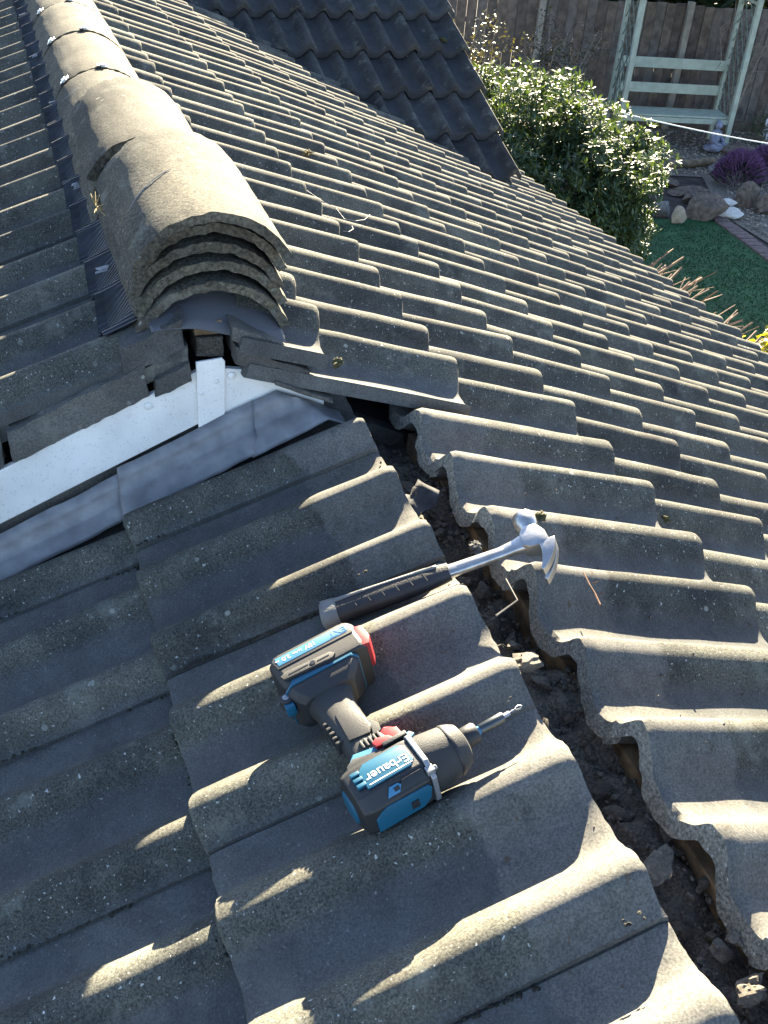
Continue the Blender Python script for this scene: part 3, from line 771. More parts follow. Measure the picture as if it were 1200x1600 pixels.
for i in range(n + 1):                              # pale upper back of the grip
    x = gx0 + 0.02 + (GL - 0.035) * i / n; w_ = 0.0178 - 0.0040 * i / n
    q = [bm.verts.new((x, w_ * 0.30 + 0.003 * math.sin(i / n * 3.1), 0.0142 - 0.0024 * i / n)), bm.verts.new((x, w_ * 0.75, 0.0124 - 0.002 * i / n)), bm.verts.new((x, w_ * 1.04, 0.004)), bm.verts.new((x, w_ * 1.02, -0.004))]
    if pr_:
        for k in range(3): bm.faces.new((pr_[k], pr_[k + 1], q[k + 1], q[k]))
    pr_ = q
o = hobj('grip_inlay', bm, M_GRIPG, 40); md = o.modifiers.new('t', 'SOLIDIFY'); md.thickness = 0.0012; md.offset = 0
bm = bmesh.new()
for i in range(6):
    x = gx0 + 0.045 + i * (GL - 0.06) / 6; add_box(bm, (x, -0.0135, 0.0085), (x + 0.0012, 0.003, 0.0128), Matrix.Translation((x, 0, 0)) @ Matrix.Rotation(0.35, 4, 'Z') @ Matrix.Translation((-x, 0, 0)))
hobj('grip_groove', bm, M_GROOVE)
bm = bmesh.new()
loft(bm, [(gx1 - 0.004, 0, 0, 0.0098, 0.0075), (gx1 + 0.01, 0, 0, 0.0098, 0.0065), (-0.05, 0, 0, 0.0090, 0.006), (-0.028, 0.001, 0.001, 0.0108, 0.007), (-0.012, 0.002, 0.002, 0.0145, 0.009), (0.004, 0.002, 0.002, 0.017, 0.011)], 16, 3.4)
shaft = hobj('shaft', bm, M_STEEL)
bm = bmesh.new(); add_prism(bm, [(gx1 + 0.016, -0.0038), (-0.034, -0.0034), (-0.026, 0.0), (-0.034, 0.0034), (gx1 + 0.016, 0.0038), (gx1 + 0.010, 0)], 0.0058, 0.0066, None, 0.0004)
hobj('shaft_recess', bm, M_STEELD, 40, shaft)
# head: poll at +y, curved claw at -y bending back towards the grip
bm = bmesh.new(); Ry = Matrix(((0, 1, 0, 0), (1, 0, 0, 0), (0, 0, 1, 0), (0, 0, 0, 1)))
add_lathe(bm, [(0.010, 0.0085), (0.020, 0.0105), (0.026, 0.0135), (0.030, 0.0158), (0.046, 0.0164), (0.0485, 0.0152), (0.0495, 0.006)], 28, Matrix.Translation((-0.004, 0, 0)) @ Ry)
hobj('poll', bm, M_STEEL, 30)
bm = bmesh.new(); add_prism(bm, [(-0.017, 0.012), (-0.017, -0.010), (-0.008, -0.016), (0.010, -0.019), (0.019, -0.012), (0.017, 0.004), (0.008, 0.020), (-0.008, 0.022)], -0.0125, 0.0135, None, 0.003)
hobj('cheek', bm, M_STEEL, 40)
bm = bmesh.new(); ca = []
for i in range(13):
    t = i / 12; a = R(2 + 52 * t); c = Vector((-0.030, -0.010, 0)); r = 0.045
    ca.append((c + Vector((math.cos(a) * r, -math.sin(a) * r * 1.22, 0)), Vector((math.cos(a), -math.sin(a), 0)), 0.0095 * (1 - t) + 0.0022, 0.0130 + 0.005 * t))
for sgn in (-1, 1):
    rings = []
    for i, (c, nrm, th, hw) in enumerate(ca):
        gap = 0.0 if i < 3 else 0.0006 + 0.0042 * (i - 3) / 9
        z0, z1 = (gap, hw) if sgn > 0 else (-hw, -gap)
        if i < 3 and sgn < 0: z1 = -0.0001
        dz_ = -0.010 * (i / 12) ** 1.4
        rings.append([bm.verts.new((c + nrm * th) + Vector((0, 0, z0 + dz_))), bm.verts.new((c + nrm * th) + Vector((0, 0, z1 + dz_))), bm.verts.new((c - nrm * th) + Vector((0, 0, z1 + dz_))), bm.verts.new((c - nrm * th) + Vector((0, 0, z0 + dz_)))])
    for u, v in zip(rings, rings[1:]):
        for k in range(4): bm.faces.new((u[k], u[(k + 1) % 4], v[(k + 1) % 4], v[k]))
    bm.faces.new(rings[0]); bm.faces.new(rings[-1])
o = hobj('claw', bm, M_STEEL, 40); md = o.modifiers.new('b', 'BEVEL'); md.width = 0.0008; md.segments = 2; md.limit_method = 'ANGLE'

# ------------------------------------------------------------------ cordless impact driver
M_BLK = simple('driver_black_plastic', (0.021, 0.0215, 0.022), 0.5, var=0.12, bump=0.12, bs=700)
M_RUB = simple('driver_soft_rubber', (0.032, 0.032, 0.031), 0.7, var=0.12, bump=0.25, bs=900)
M_BLUE = simple('driver_blue_plastic', (0.010, 0.10, 0.17), 0.38, var=0.05)
M_LBLUE = simple('label_blue', (0.05, 0.20, 0.34), 0.4, var=0.03)
M_RED = simple('driver_red_plastic', (0.30, 0.008, 0.015), 0.5, var=0.05)
M_SILV = simple('driver_silver', (0.30, 0.31, 0.32), 0.4, 0.5, var=0.05)
M_WHT = simple('print_white', (0.85, 0.86, 0.88), 0.5, var=0.02)
M_DKST = simple('bit_holder_steel', (0.10, 0.11, 0.11), 0.35, 0.8, var=0.1)
DO = Vector((-0.67289, -0.70636, 0.11895)); ex = Vector((0.95305, 0.17164, 0.24947)); ey = Vector((-0.15847, 0.98473, -0.07209)); ezd = ex.cross(ey)
drl = empty('impact_driver', 'blue and black cordless impact driver with red trigger lying on the tiles', 'power tool')
frame(drl, ex, ey, ezd, DO)
mm = 0.001
def dobj(name, bm, m, sm=35, par=None, flat=False):
    bmesh.ops.transform(bm, matrix=Matrix.Diagonal((mm, mm, mm, 1)), verts=bm.verts)
    bmesh.ops.recalc_face_normals(bm, faces=bm.faces)
    return obj(name, mesh(name, bm, m, sm), None, par or drl)
AXY = -4.0          # driver axis offset across (mm)
# motor housing: chamfered octagonal barrel
def oct_ring(bm, x, hy_, hz_, ch, cy=AXY):
    pts = [(-hy_ + ch, -hz_), (hy_ - ch, -hz_), (hy_, -hz_ + ch), (hy_, hz_ - ch), (hy_ - ch, hz_), (-hy_ + ch, hz_), (-hy_, hz_ - ch), (-hy_, -hz_ + ch)]
    return [bm.verts.new((x, cy + a, b)) for a, b in pts]
def skin(bm, rings, caps=True, mi=0):
    n = len(rings[0])
    for a, b in zip(rings, rings[1:]):
        for k in range(n): bm.faces.new((a[k], a[(k + 1) % n], b[(k + 1) % n], b[k])).material_index = mi
    if caps: bm.faces.new(rings[0][::-1]).material_index = mi; bm.faces.new(rings[-1]).material_index = mi
bm = bmesh.new()
skin(bm, [oct_ring(bm, -60, 22, 20, 9), oct_ring(bm, -56, 30, 28, 13), oct_ring(bm, -44, 34, 31.5, 14), oct_ring(bm, 18, 34, 32, 14), oct_ring(bm, 26, 33, 31.5, 14)])
housing = dobj('motor_housing', bm, M_BLK, 25); md = housing.modifiers.new('b', 'BEVEL'); md.width = 0.0016; md.segments = 2
bm = bmesh.new()      # blue side panel carrying the name
add_prism(bm, [(-40, -16), (14, -16), (20, -10), (20, 12), (12, 17), (-30, 17), (-40, 9)], 31.2, 34.2, Matrix.Translation((0, AXY, 0)), 1.3)
panel = dobj('name_panel', bm, M_BLUE)
bm = bmesh.new()      # blue top strip (faces the camera, towards -Y)
Mt = Matrix(((1, 0, 0, 0), (0, 0, -1, AXY), (0, 1, 0, 0), (0, 0, 0, 1)))
add_prism(bm, [(-46, -16), (10, -16), (20, -8), (24, 8), (20, 14), (-30, 16), (-38, 12), (-46, 4)], 33.2, 36.2, Mt, 1.2); dobj('top_panel', bm, M_BLUE)
bm = bmesh.new()      # chamfer strip between the two blue panels
Mc = Matrix.Translation((0, AXY - 27.2, 25.2)) @ Matrix.Rotation(R(45), 4, 'X')
add_prism(bm, [(-12, -6), (22, -6), (22, 6), (-4, 6)], -0.4, 2.2, Mc, 0.8); dobj('chamfer_panel', bm, M_BLK)
bm = bmesh.new(); add_prism(bm, [(-26, -5), (-10, -5), (-4, 0), (-10, 5), (-20, 5)], -0.4, 1.9, Mc, 0.7); pv = dobj('side_vent', bm, M_LBLUE)
bm = bmesh.new(); add_box(bm, (-16, -2.2, 1.7), (-9.5, 2.6, 2.3), Mc); dobj('vent_slot', bm, M_GUTTER, None, pv)
bm = bmesh.new(); add_box(bm, (-4, -37.4, -8), (5, -35.6, 3), Matrix.Translation((0, AXY, 0))); dobj('top_slot', bm, M_GUTTER, None)
for i in range(3):    # rear cooling slots
    bm = bmesh.new(); add_box(bm, (-49, -10 + i * 8.5, 30.4), (-38, -5 + i * 8.5, 34.9), Matrix.Translation((0, AXY, 0)), 0.8); dobj('cooling_fin', bm, M_BLUE)
bm = bmesh.new(); skin(bm, [oct_ring(bm, -62.5, 15, 14, 6), oct_ring(bm, -59.5, 19, 17.5, 8)]); dobj('rear_cap', bm, M_BLUE)
bm = bmesh.new(); skin(bm, [oct_ring(bm, 26, 35.8, 34.0, 15), oct_ring(bm, 32, 35.8, 34.0, 15)]); band = dobj('silver_band', bm, M_SILV, 25); md = band.modifiers.new('b', 'BEVEL'); md.width = 0.001; md.segments = 2
bm = bmesh.new(); add_box(bm, (23.5, -33, 22), (33, -24, 29), Matrix.Translation((0, AXY, 0)), 1); add_lathe(bm, [(33, 3), (36, 3), (37, 1.5)], 12, Matrix.Translation((0, AXY - 28, 25))); dobj('band_screw', bm, M_SILV)
bm = bmesh.new(); add_lathe(bm, [(32, 32.5), (40, 33.5), (62, 30.5), (68, 29.5), (69, 30.5), (77, 27.5), (83, 24.0), (86, 17)], 32, Matrix.Translation((0, AXY, 0))); dobj('nose_boot', bm, M_RUB, 35)
bm = bmesh.new(); add_lathe(bm, [(66, 30.6), (68, 30.9), (70, 30.2)], 32, Matrix.Translation((0, AXY, 0))); dobj('nose_ring', bm, M_BLK)
BY = AXY + 4.5        # the bit points along the measured axis
bm = bmesh.new(); add_lathe(bm, [(84, 11.5), (86, 12.6), (103, 12.6), (105, 11.2), (105.2, 5)], 24, Matrix.Translation((0, BY, 0))); dobj('chuck_collar', bm, M_BLK)
bm = bmesh.new(); add_lathe(bm, [(104, 5.2), (110.5, 5.2), (111, 4.8)], 8, Matrix.Translation((0, BY, 0))); dobj('bit_collar', bm, M_LBLUE)
bm = bmesh.new(); add_lathe(bm, [(110, 5.5), (111, 6.2), (140, 6.2), (141.5, 5.4), (141.6, 3)], 20, Matrix.Translation((0, BY, 0))); holder = dobj('bit_holder', bm, M_DKST)
bm = bmesh.new(); add_lathe(bm, [(141, 3.2), (150, 3.0), (151, 2)], 6, Matrix.Translation((0, BY, 0)))
add_tube(bm, [(150, BY, 0), (155, BY + .6, .8), (158, BY, 0), (161, BY + 2.1, .8), (164.5, BY + 2.4, .4), (167.5, BY, 0), (164.5, BY - 2.0, -.4), (161, BY - 1.6, -.4), (158, BY + .3, .6), (154, BY - .6, -.4)], 0.85, 6)
dobj('hook_bit', bm, M_SILV)
# handle
bm = bmesh.new()
def hring(y, xc, a, b, cz=0.0):
    out = []
    for k in range(20):
        t = 2 * math.pi * k / 20; c, s = math.cos(t), math.sin(t)
        out.append(bm.verts.new((xc + a * math.copysign(abs(c) ** 0.75, c), y, cz + b * math.copysign(abs(s) ** 0.75, s))))
    return out
skin(bm, [hring(24, -5, 34, 20), hring(34, -6, 32, 19), hring(46, -7, 27, 18), hring(62, -9, 24, 17.5), hring(84, -11, 23, 18), hring(104, -12, 24, 18.5), hring(120, -12, 25, 19), hring(140, -11, 27, 20), hring(154, -8, 34, 25)])
handle = dobj('handle', bm, M_RUB, 60)
bm = bmesh.new()      # raised grip pad outline
add_prism(bm, [(-24, 64), (2, 60), (8, 70), (6, 96), (-2, 108), (-20, 108)], 16.2, 19.2, None, 1.2); dobj('grip_pad', bm, M_BLK, 40, handle)
bm = bmesh.new(); add_prism(bm, [(2, 54), (14, 56), (16, 66), (10, 80), (5, 78), (8, 68)], 15.5, 18.8, None, 1.0); dobj('grip_web', bm, M_RUB, 40, handle)
for i in range(5):    # ribs on the neck and on the back of the handle
    bm = bmesh.new(); add_box(bm, (-16 + i * 5.6, 43, 17), (-13 + i * 5.6, 55, 20.4), None, 0.7); dobj('grip_rib', bm, M_BLK, 40, handle)
for i in range(5):
    bm = bmesh.new(); add_box(bm, (-37.5, 72 + i * 8.5, -6), (-26, 76 + i * 8.5, 14), None, 1.4); dobj('grip_rib', bm, M_RUB, 40, handle)
bm = bmesh.new(); add_prism(bm, [(-52, 22), (34, 26), (42, 31), (38, 37), (24, 36), (16, 44), (-8, 40), (-30, 46), (-40, 36)], 15, 20.5, Matrix.Translation((0, AXY, 0)), 1.2); dobj('housing_skirt', bm, M_LBLUE)
bm = bmesh.new(); add_prism(bm, [(-48, 20), (30, 20), (28, 27), (-12, 32), (-34, 38), (-44, 32)], 19.5, 24.5, Matrix.Translation((0, AXY, 0)), 1.2); dobj('housing_shoulder', bm, M_BLK)
bm = bmesh.new(); add_prism(bm, [(15, 40), (30, 38), (34, 46), (33, 58), (25, 60), (20, 66), (13, 62)], -8, 9, None, 2.0); dobj('trigger', bm, M_RED)
bm = bmesh.new(); add_prism(bm, [(-4, 30), (14, 28), (18, 32), (14, 38), (0, 42), (-6, 38)], 20, 27, None, 1.4); dobj('direction_switch', bm, M_RED)
bm = bmesh.new(); add_box(bm, (2, 23, 23), (32, 29, 31), None, 1.2); dobj('switch_guard', bm, M_BLK)
# foot and battery
bm = bmesh.new()
def fr(y, x0, x1, hz_, ch):
    pts = [(x0 + ch, -hz_), (x1 - ch, -hz_), (x1, -hz_ + ch), (x1, hz_ - ch), (x1 - ch, hz_), (x0 + ch, hz_), (x0, hz_ - ch), (x0, -hz_ + ch)]
    return [bm.verts.new((x, y, z)) for x, z in pts]
skin(bm, [fr(134, -40, 24, 22, 8), fr(142, -50, 34, 31, 9), fr(151, -54, 42, 34, 9), fr(166, -54, 46, 35, 8)])
foot = dobj('foot', bm, M_BLK, 25); md = foot.modifiers.new('b', 'BEVEL'); md.width = 0.002; md.segments = 2
bm = bmesh.new(); skin(bm, [fr(155, -55.2, 44.5, 36.0, 9), fr(158, -55.2, 45.5, 36.2, 9)]); dobj('foot_trim', bm, M_BLUE, 25)
bm = bmesh.new(); add_prism(bm, [(-46, 158), (4, 155), (4, 159), (-42, 163)], 34.5, 36.6, None, 0.5); dobj('foot_trim', bm, M_BLUE)
bm = bmesh.new(); skin(bm, [fr(160, -54, 60, 36, 7), fr(170, -56, 63, 38, 8), fr(206, -56, 63, 38, 8), fr(218, -48, 55, 31, 9)])
bat = dobj('battery', bm, M_BLK, 25); md = bat.modifiers.new('b', 'BEVEL'); md.width = 0.0022; md.segments = 2
bm = bmesh.new(); add_prism(bm, [(-50, 165), (14, 161), (20, 166), (15, 172), (-44, 176), (-52, 172)], 36.5, 40.8, None, 1.0)
rail = dobj('battery_rail', bm, M_RUB)
bm = bmesh.new(); add_box(bm, (-42, 168.2, 40.6), (-16, 169.8, 41.2)); add_box(bm, (-4, 166.2, 40.6), (12, 167.8, 41.2)); add_lathe(bm, [(40.6, 3.6), (41.6, 3.6), (41.7, 2)], 14, Matrix.Translation((-10, 168, 0)) @ Matrix.Rotation(R(-90), 4, 'Y')); dobj('rail_slot', bm, M_GUTTER, None, rail)
bm = bmesh.new(); add_prism(bm, [(-49, 186), (54, 186), (56, 190), (55, 204), (50, 208), (-46, 208), (-51, 203)], 36.5, 39.3, None, 1.2); dobj('label_frame', bm, M_BLK, 35, bat)
bm = bmesh.new(); add_prism(bm, [(-46, 190.5), (48, 190.5), (52, 194), (51, 202), (46, 204.5), (-46, 204.5)], 38.8, 39.8, None, 0.3); lab_ = dobj('battery_label', bm, M_LBLUE, 35, bat)
bm = bmesh.new(); add_prism(bm, [(46, 163), (64, 160), (70, 172), (69, 194), (60, 197), (52, 186)], -6, 35, None, 2.0); dobj('release_button', bm, M_RED, 35, bat)
bm = bmesh.new(); add_lathe(bm, [(-20, 8), (-18, 9), (18, 9), (20, 8)], 14, Matrix.Translation((-57, 155, 14)) @ Matrix.Rotation(R(90), 4, 'Y') @ Matrix.Diagonal((0.45, 1, 1, 1))); dobj('hook_mount', bm, M_BLK)
bm = bmesh.new(); add_lathe(bm, [(0, 4.5), (1, 4.5), (1.2, 3)], 14, Matrix.Translation((-57, 155, 22.6)) @ Matrix.Rotation(R(-90), 4, 'Y')); dobj('hook_screw', bm, M_SILV)
bm = bmesh.new(); add_box(bm, (-64, 140, 4), (-52, 150, 20), None, 2); dobj('hook_tab', bm, M_BLUE)
for o in drl.children:                               # the foot and battery sit a little further down the handle
    if o.name.split('.')[0] in ('foot', 'foot_trim', 'battery', 'battery_rail', 'hook_mount', 'hook_screw', 'hook_tab'): o.location.y += 0.012
def letters(txt, size, x, y, z, m, par, ext=0.25, name='lettering'):
    cu = bpy.data.curves.new(name, 'FONT'); cu.body = txt; cu.size = size * mm; cu.extrude = ext * mm; cu.align_x = 'LEFT'
    cu.resolution_u = 3
    t = bpy.data.objects.new(name, cu); COL.objects.link(t)
    dg = bpy.context.evaluated_depsgraph_get(); me = bpy.data.meshes.new_from_object(t.evaluated_get(dg)); bpy.data.objects.remove(t)
    me.materials.clear(); me.materials.append(m)
    o = obj(name, me, None, par); o.matrix_local = Matrix.Translation((x * mm, y * mm, z * mm)) @ Matrix.Rotation(R(180), 4, 'Z'); return o
letters('Erbauer', 16.5, 17, AXY + 1.5, 34.4, M_WHT, panel)
bm = bmesh.new(); add_box(bm, (-36, -13.2, 33.9), (17, -12.0, 34.5), Matrix.Translation((0, AXY, 0))); dobj('underline', bm, M_WHT, None, panel)
letters('EXT', 13, 50, 201, 39.9, simple('label_dark_blue', (0.02, 0.12, 0.3), 0.5), lab_)
letters('18V', 9.5, 8, 201, 39.9, M_WHT, lab_)
letters('Li-ion', 5.5, -11, 200.0, 39.9, M_WHT, lab_)
letters('2.0', 9.5, -27, 201, 39.9, M_WHT, lab_)
letters('Ah', 4.5, -42, 200, 39.9, M_WHT, lab_)

# ------------------------------------------------------------------ small debris on the roof
moss_me = [chunk_mesh('moss_tuft', 500 + s, 3, 0.8, (1, 0.7, 0.6), M_MOSS, None, False) for s in range(3)]
def on_right(px, py, h=0.0): return hit(px, py, NR, PR(0, 0, h))
def on_left(px, py, h=0.0): return hit(px, py, NL, PL(0, 0, h))
for i, (px, py, s, lab) in enumerate([(1038, 810, 0.011, 'dark moss tuft lodged at a tile end right of the hammer head'), (845, 806, 0.010, 'yellow-green moss tuft just behind the hammer poll'),
        (1042, 557, 0.009, 'brown moss tuft on the upper right tiles'), (1105, 722, 0.006, 'reddish moss speck between two tile ends'), (527, 567, 0.010, 'green moss tuft on the verge tile edge by the ridge stack'),
        (571, 475, 0.006, 'small dark moss ball on a tile roll right of the ridge stack'), (693, 62, 0.02, 'dark moss clump on the shaded wing roof')]):
    p = hit(px, py, NW, W0) if py < 70 else on_right(px, py, 0.0)
    o = obj('moss_tuft', moss_me[i % 3], None, None, p); o.scale = (s,) * 3; o.rotation_euler = (0.2, 0.3, i); tag(o, lab, 'moss')
bm = bmesh.new()
for i in range(60):
    a = rng.uniform(0, 6.3); q = Vector((math.cos(a) * rng.uniform(.004, .022), math.sin(a) * rng.uniform(.004, .022), rng.uniform(.002, .018))); add_tube(bm, [(0, 0, 0), q * .6 + Vector((0, 0, .004)), q], [.0011, .0009, .0004], 4)
o = obj('dry_grass_tuft', bm, M_STRAW, None, on_right(480, 243, 0.015)); tag(o, 'yellow dry grass tuft on the tiles beside the ridge', 'grass tuft'); o.scale = (1.3, 1.3, 1.0)
M_THR = simple('grey_thread', (0.38, 0.38, 0.36), 0.7)
def thread(pxs, lab, r=0.0006, h=0.03, m=None, name='thread'):
    bm = bmesh.new(); add_tube(bm, [on_right(px, py, h + (0.006 * math.sin(i * 1.7))) for i, (px, py) in enumerate(pxs)], r, 5)
    return tag(obj(name, bm, m or M_THR), lab, 'thread')
thread([(480, 298), (505, 315), (525, 325), (538, 342), (556, 345), (570, 343), (578, 335)], 'thin white thread curling over the tile ends')
thread([(536, 361), (545, 362), (552, 358), (550, 353)], 'short white thread loop below the longer curl')
bm = bmesh.new(); tw = [(912, 895), (922, 915), (930, 928), (938, 945)]
add_tube(bm, [on_right(px, py, 0.0) for px, py in tw], 0.0011, 5); add_tube(bm, [on_right(925, 912, 0), on_right(936, 908, 0.012)], 0.0007, 4); add_tube(bm, [on_right(932, 930, 0), on_right(944, 926, 0.01)], 0.0007, 4)
tag(obj('twig', bm, simple('brown_twig', (0.11, 0.05, 0.025), 0.9)), 'brown twig stuck on a tile right of the hammer claw', 'twig')
bm = Acc()
for i in range(420):
    if i < 300: p = PR(rng.uniform(-0.38, 0.6), rng.uniform(-1.3, 0.0), -0.028)
    else: p = PL(rng.uniform(0.08, 0.48), rng.uniform(-1.3, 0.0), -0.036)
    if i < 300:
        lx = (p.y - (0.17 - 0.265)) % 0.15
        u = p.x / CP; d = prof(lx if lx < 0.3 else 0.1); p = PR(u, p.y, d + 0.04 * (1 + ((u + 0.001) % G) / G - 1) - 0.0)
    s = rng.choice((0.0015, 0.002, 0.0028))
    bm.add(tiny[i % 3], Matrix.Translation(p) @ Matrix.Diagonal((s, s, s, 1)))
tag(obj('roof_grit', bm.mesh('roof_grit', M_RUBBLE)), 'scattered mortar crumbs on the tile pans', 'grit', kind='stuff')
bm = bmesh.new(); st = hit(150, 324, (1, 0, 0), (RX - 0.14, 0, 0))
for i in range(22):
    q = Vector((rng.uniform(-.006, .012), rng.uniform(-.03, .03), rng.uniform(-.01, .02))); add_tube(bm, [st + q * .3, st + q], .0007, 4)
tag(obj('straw_wisp', bm, M_STRAW), 'wisp of straw caught under the ridge stack', 'straw')

ac = Acc()
for i in range(2600):
    if i < 1700:
        y = rng.uniform(-1.35, 0.06); w = 0.497 + rng.gauss(0.004, 0.004)
        if nz((y, 0, 0), 9, 3) < -0.05: continue
        lx = ((-0.315 + 0.265) - y) % 0.30; p = PL(w, y, prof(lx) + 0.012)
    else:
        k = rng.choice((-2, 0, 2, 4)); y = -0.315 - 0.15 * k - 0.0385 + rng.gauss(0, .002); w = rng.uniform(0.10, 1.0)
        if nz((w, k, 0), 6, 8) < 0.05: continue
        p = PL(w, y, -0.026 + 0.04 * (((w - 0.2) % G) / G))
    s_ = rng.choice((.0015, .0022, .003)); ac.add(tiny[i % 3], Matrix.Translation(p) @ Matrix.Rotation(rng.uniform(0, 6), 4, 'Z') @ Matrix.Diagonal((s_, s_, s_ * .7, 1)))
tag(obj('joint_moss', ac.mesh('joint_moss', simple('dark_joint_moss', (0.035, 0.034, 0.022), 0.95, var=.5, vs=90))), 'dark moss and dirt packed into the tile joints', 'moss', kind='stuff')

# ------------------------------------------------------------------ garden
ZG = -3.0
def gp(px, py, z=ZG): return hit(px, py, (0, 0, 1), (0, 0, z))
def sheet(name, pts, z, m, lab=None, cat=None):
    bm = bmesh.new(); bm.faces.new([bm.verts.new((x, y, z)) for x, y in pts]); bmesh.ops.recalc_face_normals(bm, faces=bm.faces)
    o = obj(name, bm, m); return o
M_SOIL = simple('dark_soil', (0.05, 0.038, 0.03), 0.95, var=0.4, vs=8, bump=0.8, bs=40)
M_GRAVEL = simple('gravel_base', (0.20, 0.17, 0.13), 0.95, var=0.35, vs=40, bump=0.8, bs=60)
M_LAWN = simple('artificial_lawn', (0.014, 0.085, 0.022), 0.85, var=0.22, vs=5, bump=0.3, bs=120)
o = sheet('ground', [(-200, -200), (200, -200), (200, 200), (-200, 200)], ZG - 0.02, M_SOIL); tag(o, kind='structure')
o = sheet('lawn', [(1.9, -3), (6.75, -3), (6.9, 7.4), (7.12, 9.0), (6.3, 9.15), (5.4, 9.0), (1.9, 9.0)], ZG, M_LAWN); tag(o, kind='structure')
o = sheet('gravel_bed', [(7.25, 4.0), (14, 4.0), (14, 13.2), (5.0, 13.6), (6.5, 11.0), (8.0, 10.6), (7.35, 9.2)], ZG - 0.008, M_GRAVEL); tag(o, kind='structure')
# short pile of the artificial grass
bm = bmesh.new()
for i in range(26000):
    x = rng.uniform(3.6, 7.05); y = rng.uniform(5.4, 9.0)
    if x > 6.85 + 0.13 * (y - 7.4): continue
    a = rng.uniform(0, 6.3); w = 0.006; d = Vector((math.cos(a) * w, math.sin(a) * w, 0)); t = Vector((rng.uniform(-.015, .015), rng.uniform(-.015, .015), rng.uniform(.010, .018)))
    b = Vector((x, y, ZG)); bm.faces.new((bm.verts.new(b - d), bm.verts.new(b + d), bm.verts.new(b + t)))
tag(obj('lawn_grass', bm, M_LAWN), 'short dark green artificial grass of the lawn', 'grass', kind='stuff')
peb = [chunk_mesh('p', 700 + s, 1, 0.3, (1, .8, .6)) for s in range(3)]
bm = Acc(); M_PEB = simple('gravel_stones', (0.36, 0.31, 0.24), 0.85, var=0.5, vs=14)
for i in range(5200):
    if i < 2600: x, y = rng.uniform(7.25, 9.6), rng.uniform(7.2, 10.3)
    else: x, y = rng.uniform(7.0, 10.2), rng.uniform(10.7, 12.8)
    if y < 9.2 and x < 7.25 + 0.1 * (y - 7): continue
    if 9.2 < y < 10.5 and x < 7.5 + (y - 9.2) * 0.6: continue
    s = rng.uniform(.012, .026)
    bm.add(peb[i % 3], Matrix.Translation((x, y, ZG + .002)) @ Matrix.Rotation(rng.uniform(0, 6), 4, 'Z') @ Matrix.Diagonal((s, s, s, 1)))
tag(obj('gravel', bm.mesh('gravel', M_PEB)), 'pale brown gravel round the garden bench and beside the lawn', 'gravel', kind='stuff')
# brick edging along the lawn
M_BRICK = simple('edging_brick', (0.17, 0.12, 0.105), 0.85, var=0.25, vs=20, bump=0.4, bs=90)
ed = empty('lawn_edging', 'row of flat brown bricks edging the artificial lawn', 'edging', (7.0, 7.0, ZG))
bk = bmesh.new(); add_box(bk, (-0.10, -0.052, -0.04), (0.10, 0.052, 0.022), None, 0.006); bk_me = mesh('brick', bk, M_BRICK, 40)
for i in range(24):
    t = i / 24; y = 9.05 - 2.75 * t; x = 7.19 - 0.42 * t + 0.06 * math.sin(t * 2)
    o = obj('brick', bk_me, None, ed, (x - 7.0, y - 7.0, rng.uniform(-.004, .004))); o.rotation_euler = (0, 0, -0.15 + rng.uniform(-.03, .03))
# rocks
M_ROCKB = simple('brown_rock', (0.15, 0.115, 0.085), 0.9, var=0.35, vs=5, bump=0.6, bs=25)
M_ROCKG = simple('grey_rock', (0.20, 0.19, 0.18), 0.9, var=0.3, vs=6, bump=0.6, bs=25)
M_ROCKW = simple('white_stone', (0.62, 0.59, 0.53), 0.85, var=0.15, vs=8, bump=0.4, bs=25)
M_ROCKP = simple('tan_rock', (0.38, 0.30, 0.20), 0.9, var=0.2, vs=6, bump=0.5, bs=25)
def rock(px, py, size, flat, seed, m, lab, dz=0.0, rz=0.0):
    p = gp(px, py); p.z += dz
    o = obj('garden_rock', chunk_mesh('garden_rock', seed, 3, 0.3, flat, m, 38), None, None, p); o.scale = (size,) * 3; o.rotation_euler = (0, 0, rz); return tag(o, lab, 'rock')
rock(1098, 338, 0.30, (1, .7, .62), 801, M_ROCKB, 'largest brown boulder at the far end of the lawn', 0.10, 0.2)
rock(1058, 345, 0.17, (1, .5, .75), 802, M_ROCKP, 'pale tan wedge-shaped rock beside the largest boulder', 0.06, 0.5)
rock(1028, 335, 0.22, (1, .7, .55), 803, M_ROCKG, 'grey rock between the leafy bush and the tan rock', 0.06)
rock(1132, 328, 0.12, (1.2, .6, .4), 804, M_ROCKW, 'flat white stone on top of the elongated white stone', 0.10, -0.3)
rock(1142, 340, 0.15, (1.2, .6, .5), 805, M_ROCKW, 'elongated white stone at the corner of the gravel', 0.04, -0.4)
rock(1165, 322, 0.22, (.9, .6, .9), 806, M_ROCKB, 'dark upright rock under the purple heather', 0.08)
rock(1196, 332, 0.20, (.8, .6, .9), 807, M_ROCKB, 'dark rock at the right edge under the heather', 0.08)
rock(1120, 268, 0.17, (1, .8, .9), 808, M_ROCKG, 'squat grey rock left of the heather', 0.03)
rock(1075, 300, 0.30, (1.2, .6, .3), 809, M_ROCKB, 'low dark rock ledge in the soil behind the boulder', 0.0)
rock(1045, 288, 0.17, (1, .7, .6), 810, M_ROCKB, 'small mossy dark rock near the bush', 0.02)
rock(1150, 240, 0.26, (1.2, .7, .4), 811, M_ROCKB, 'brown rock between the statue and the heather', 0.03)
rock(1085, 313, 0.24, (1.3, .5, .45), 812, M_ROCKB, 'long dark rock just above the largest boulder', 0.02, 0.1)
bm = bmesh.new(); a, b = gp(1046, 264), gp(1113, 259)
add_tube(bm, [a + (b - a) * t + Vector((0, 0, 0.06 + .01 * math.sin(t * 9))) for t in (0, .2, .4, .6, .8, 1)], [.05, .055, .055, .052, .055, .05], 12)
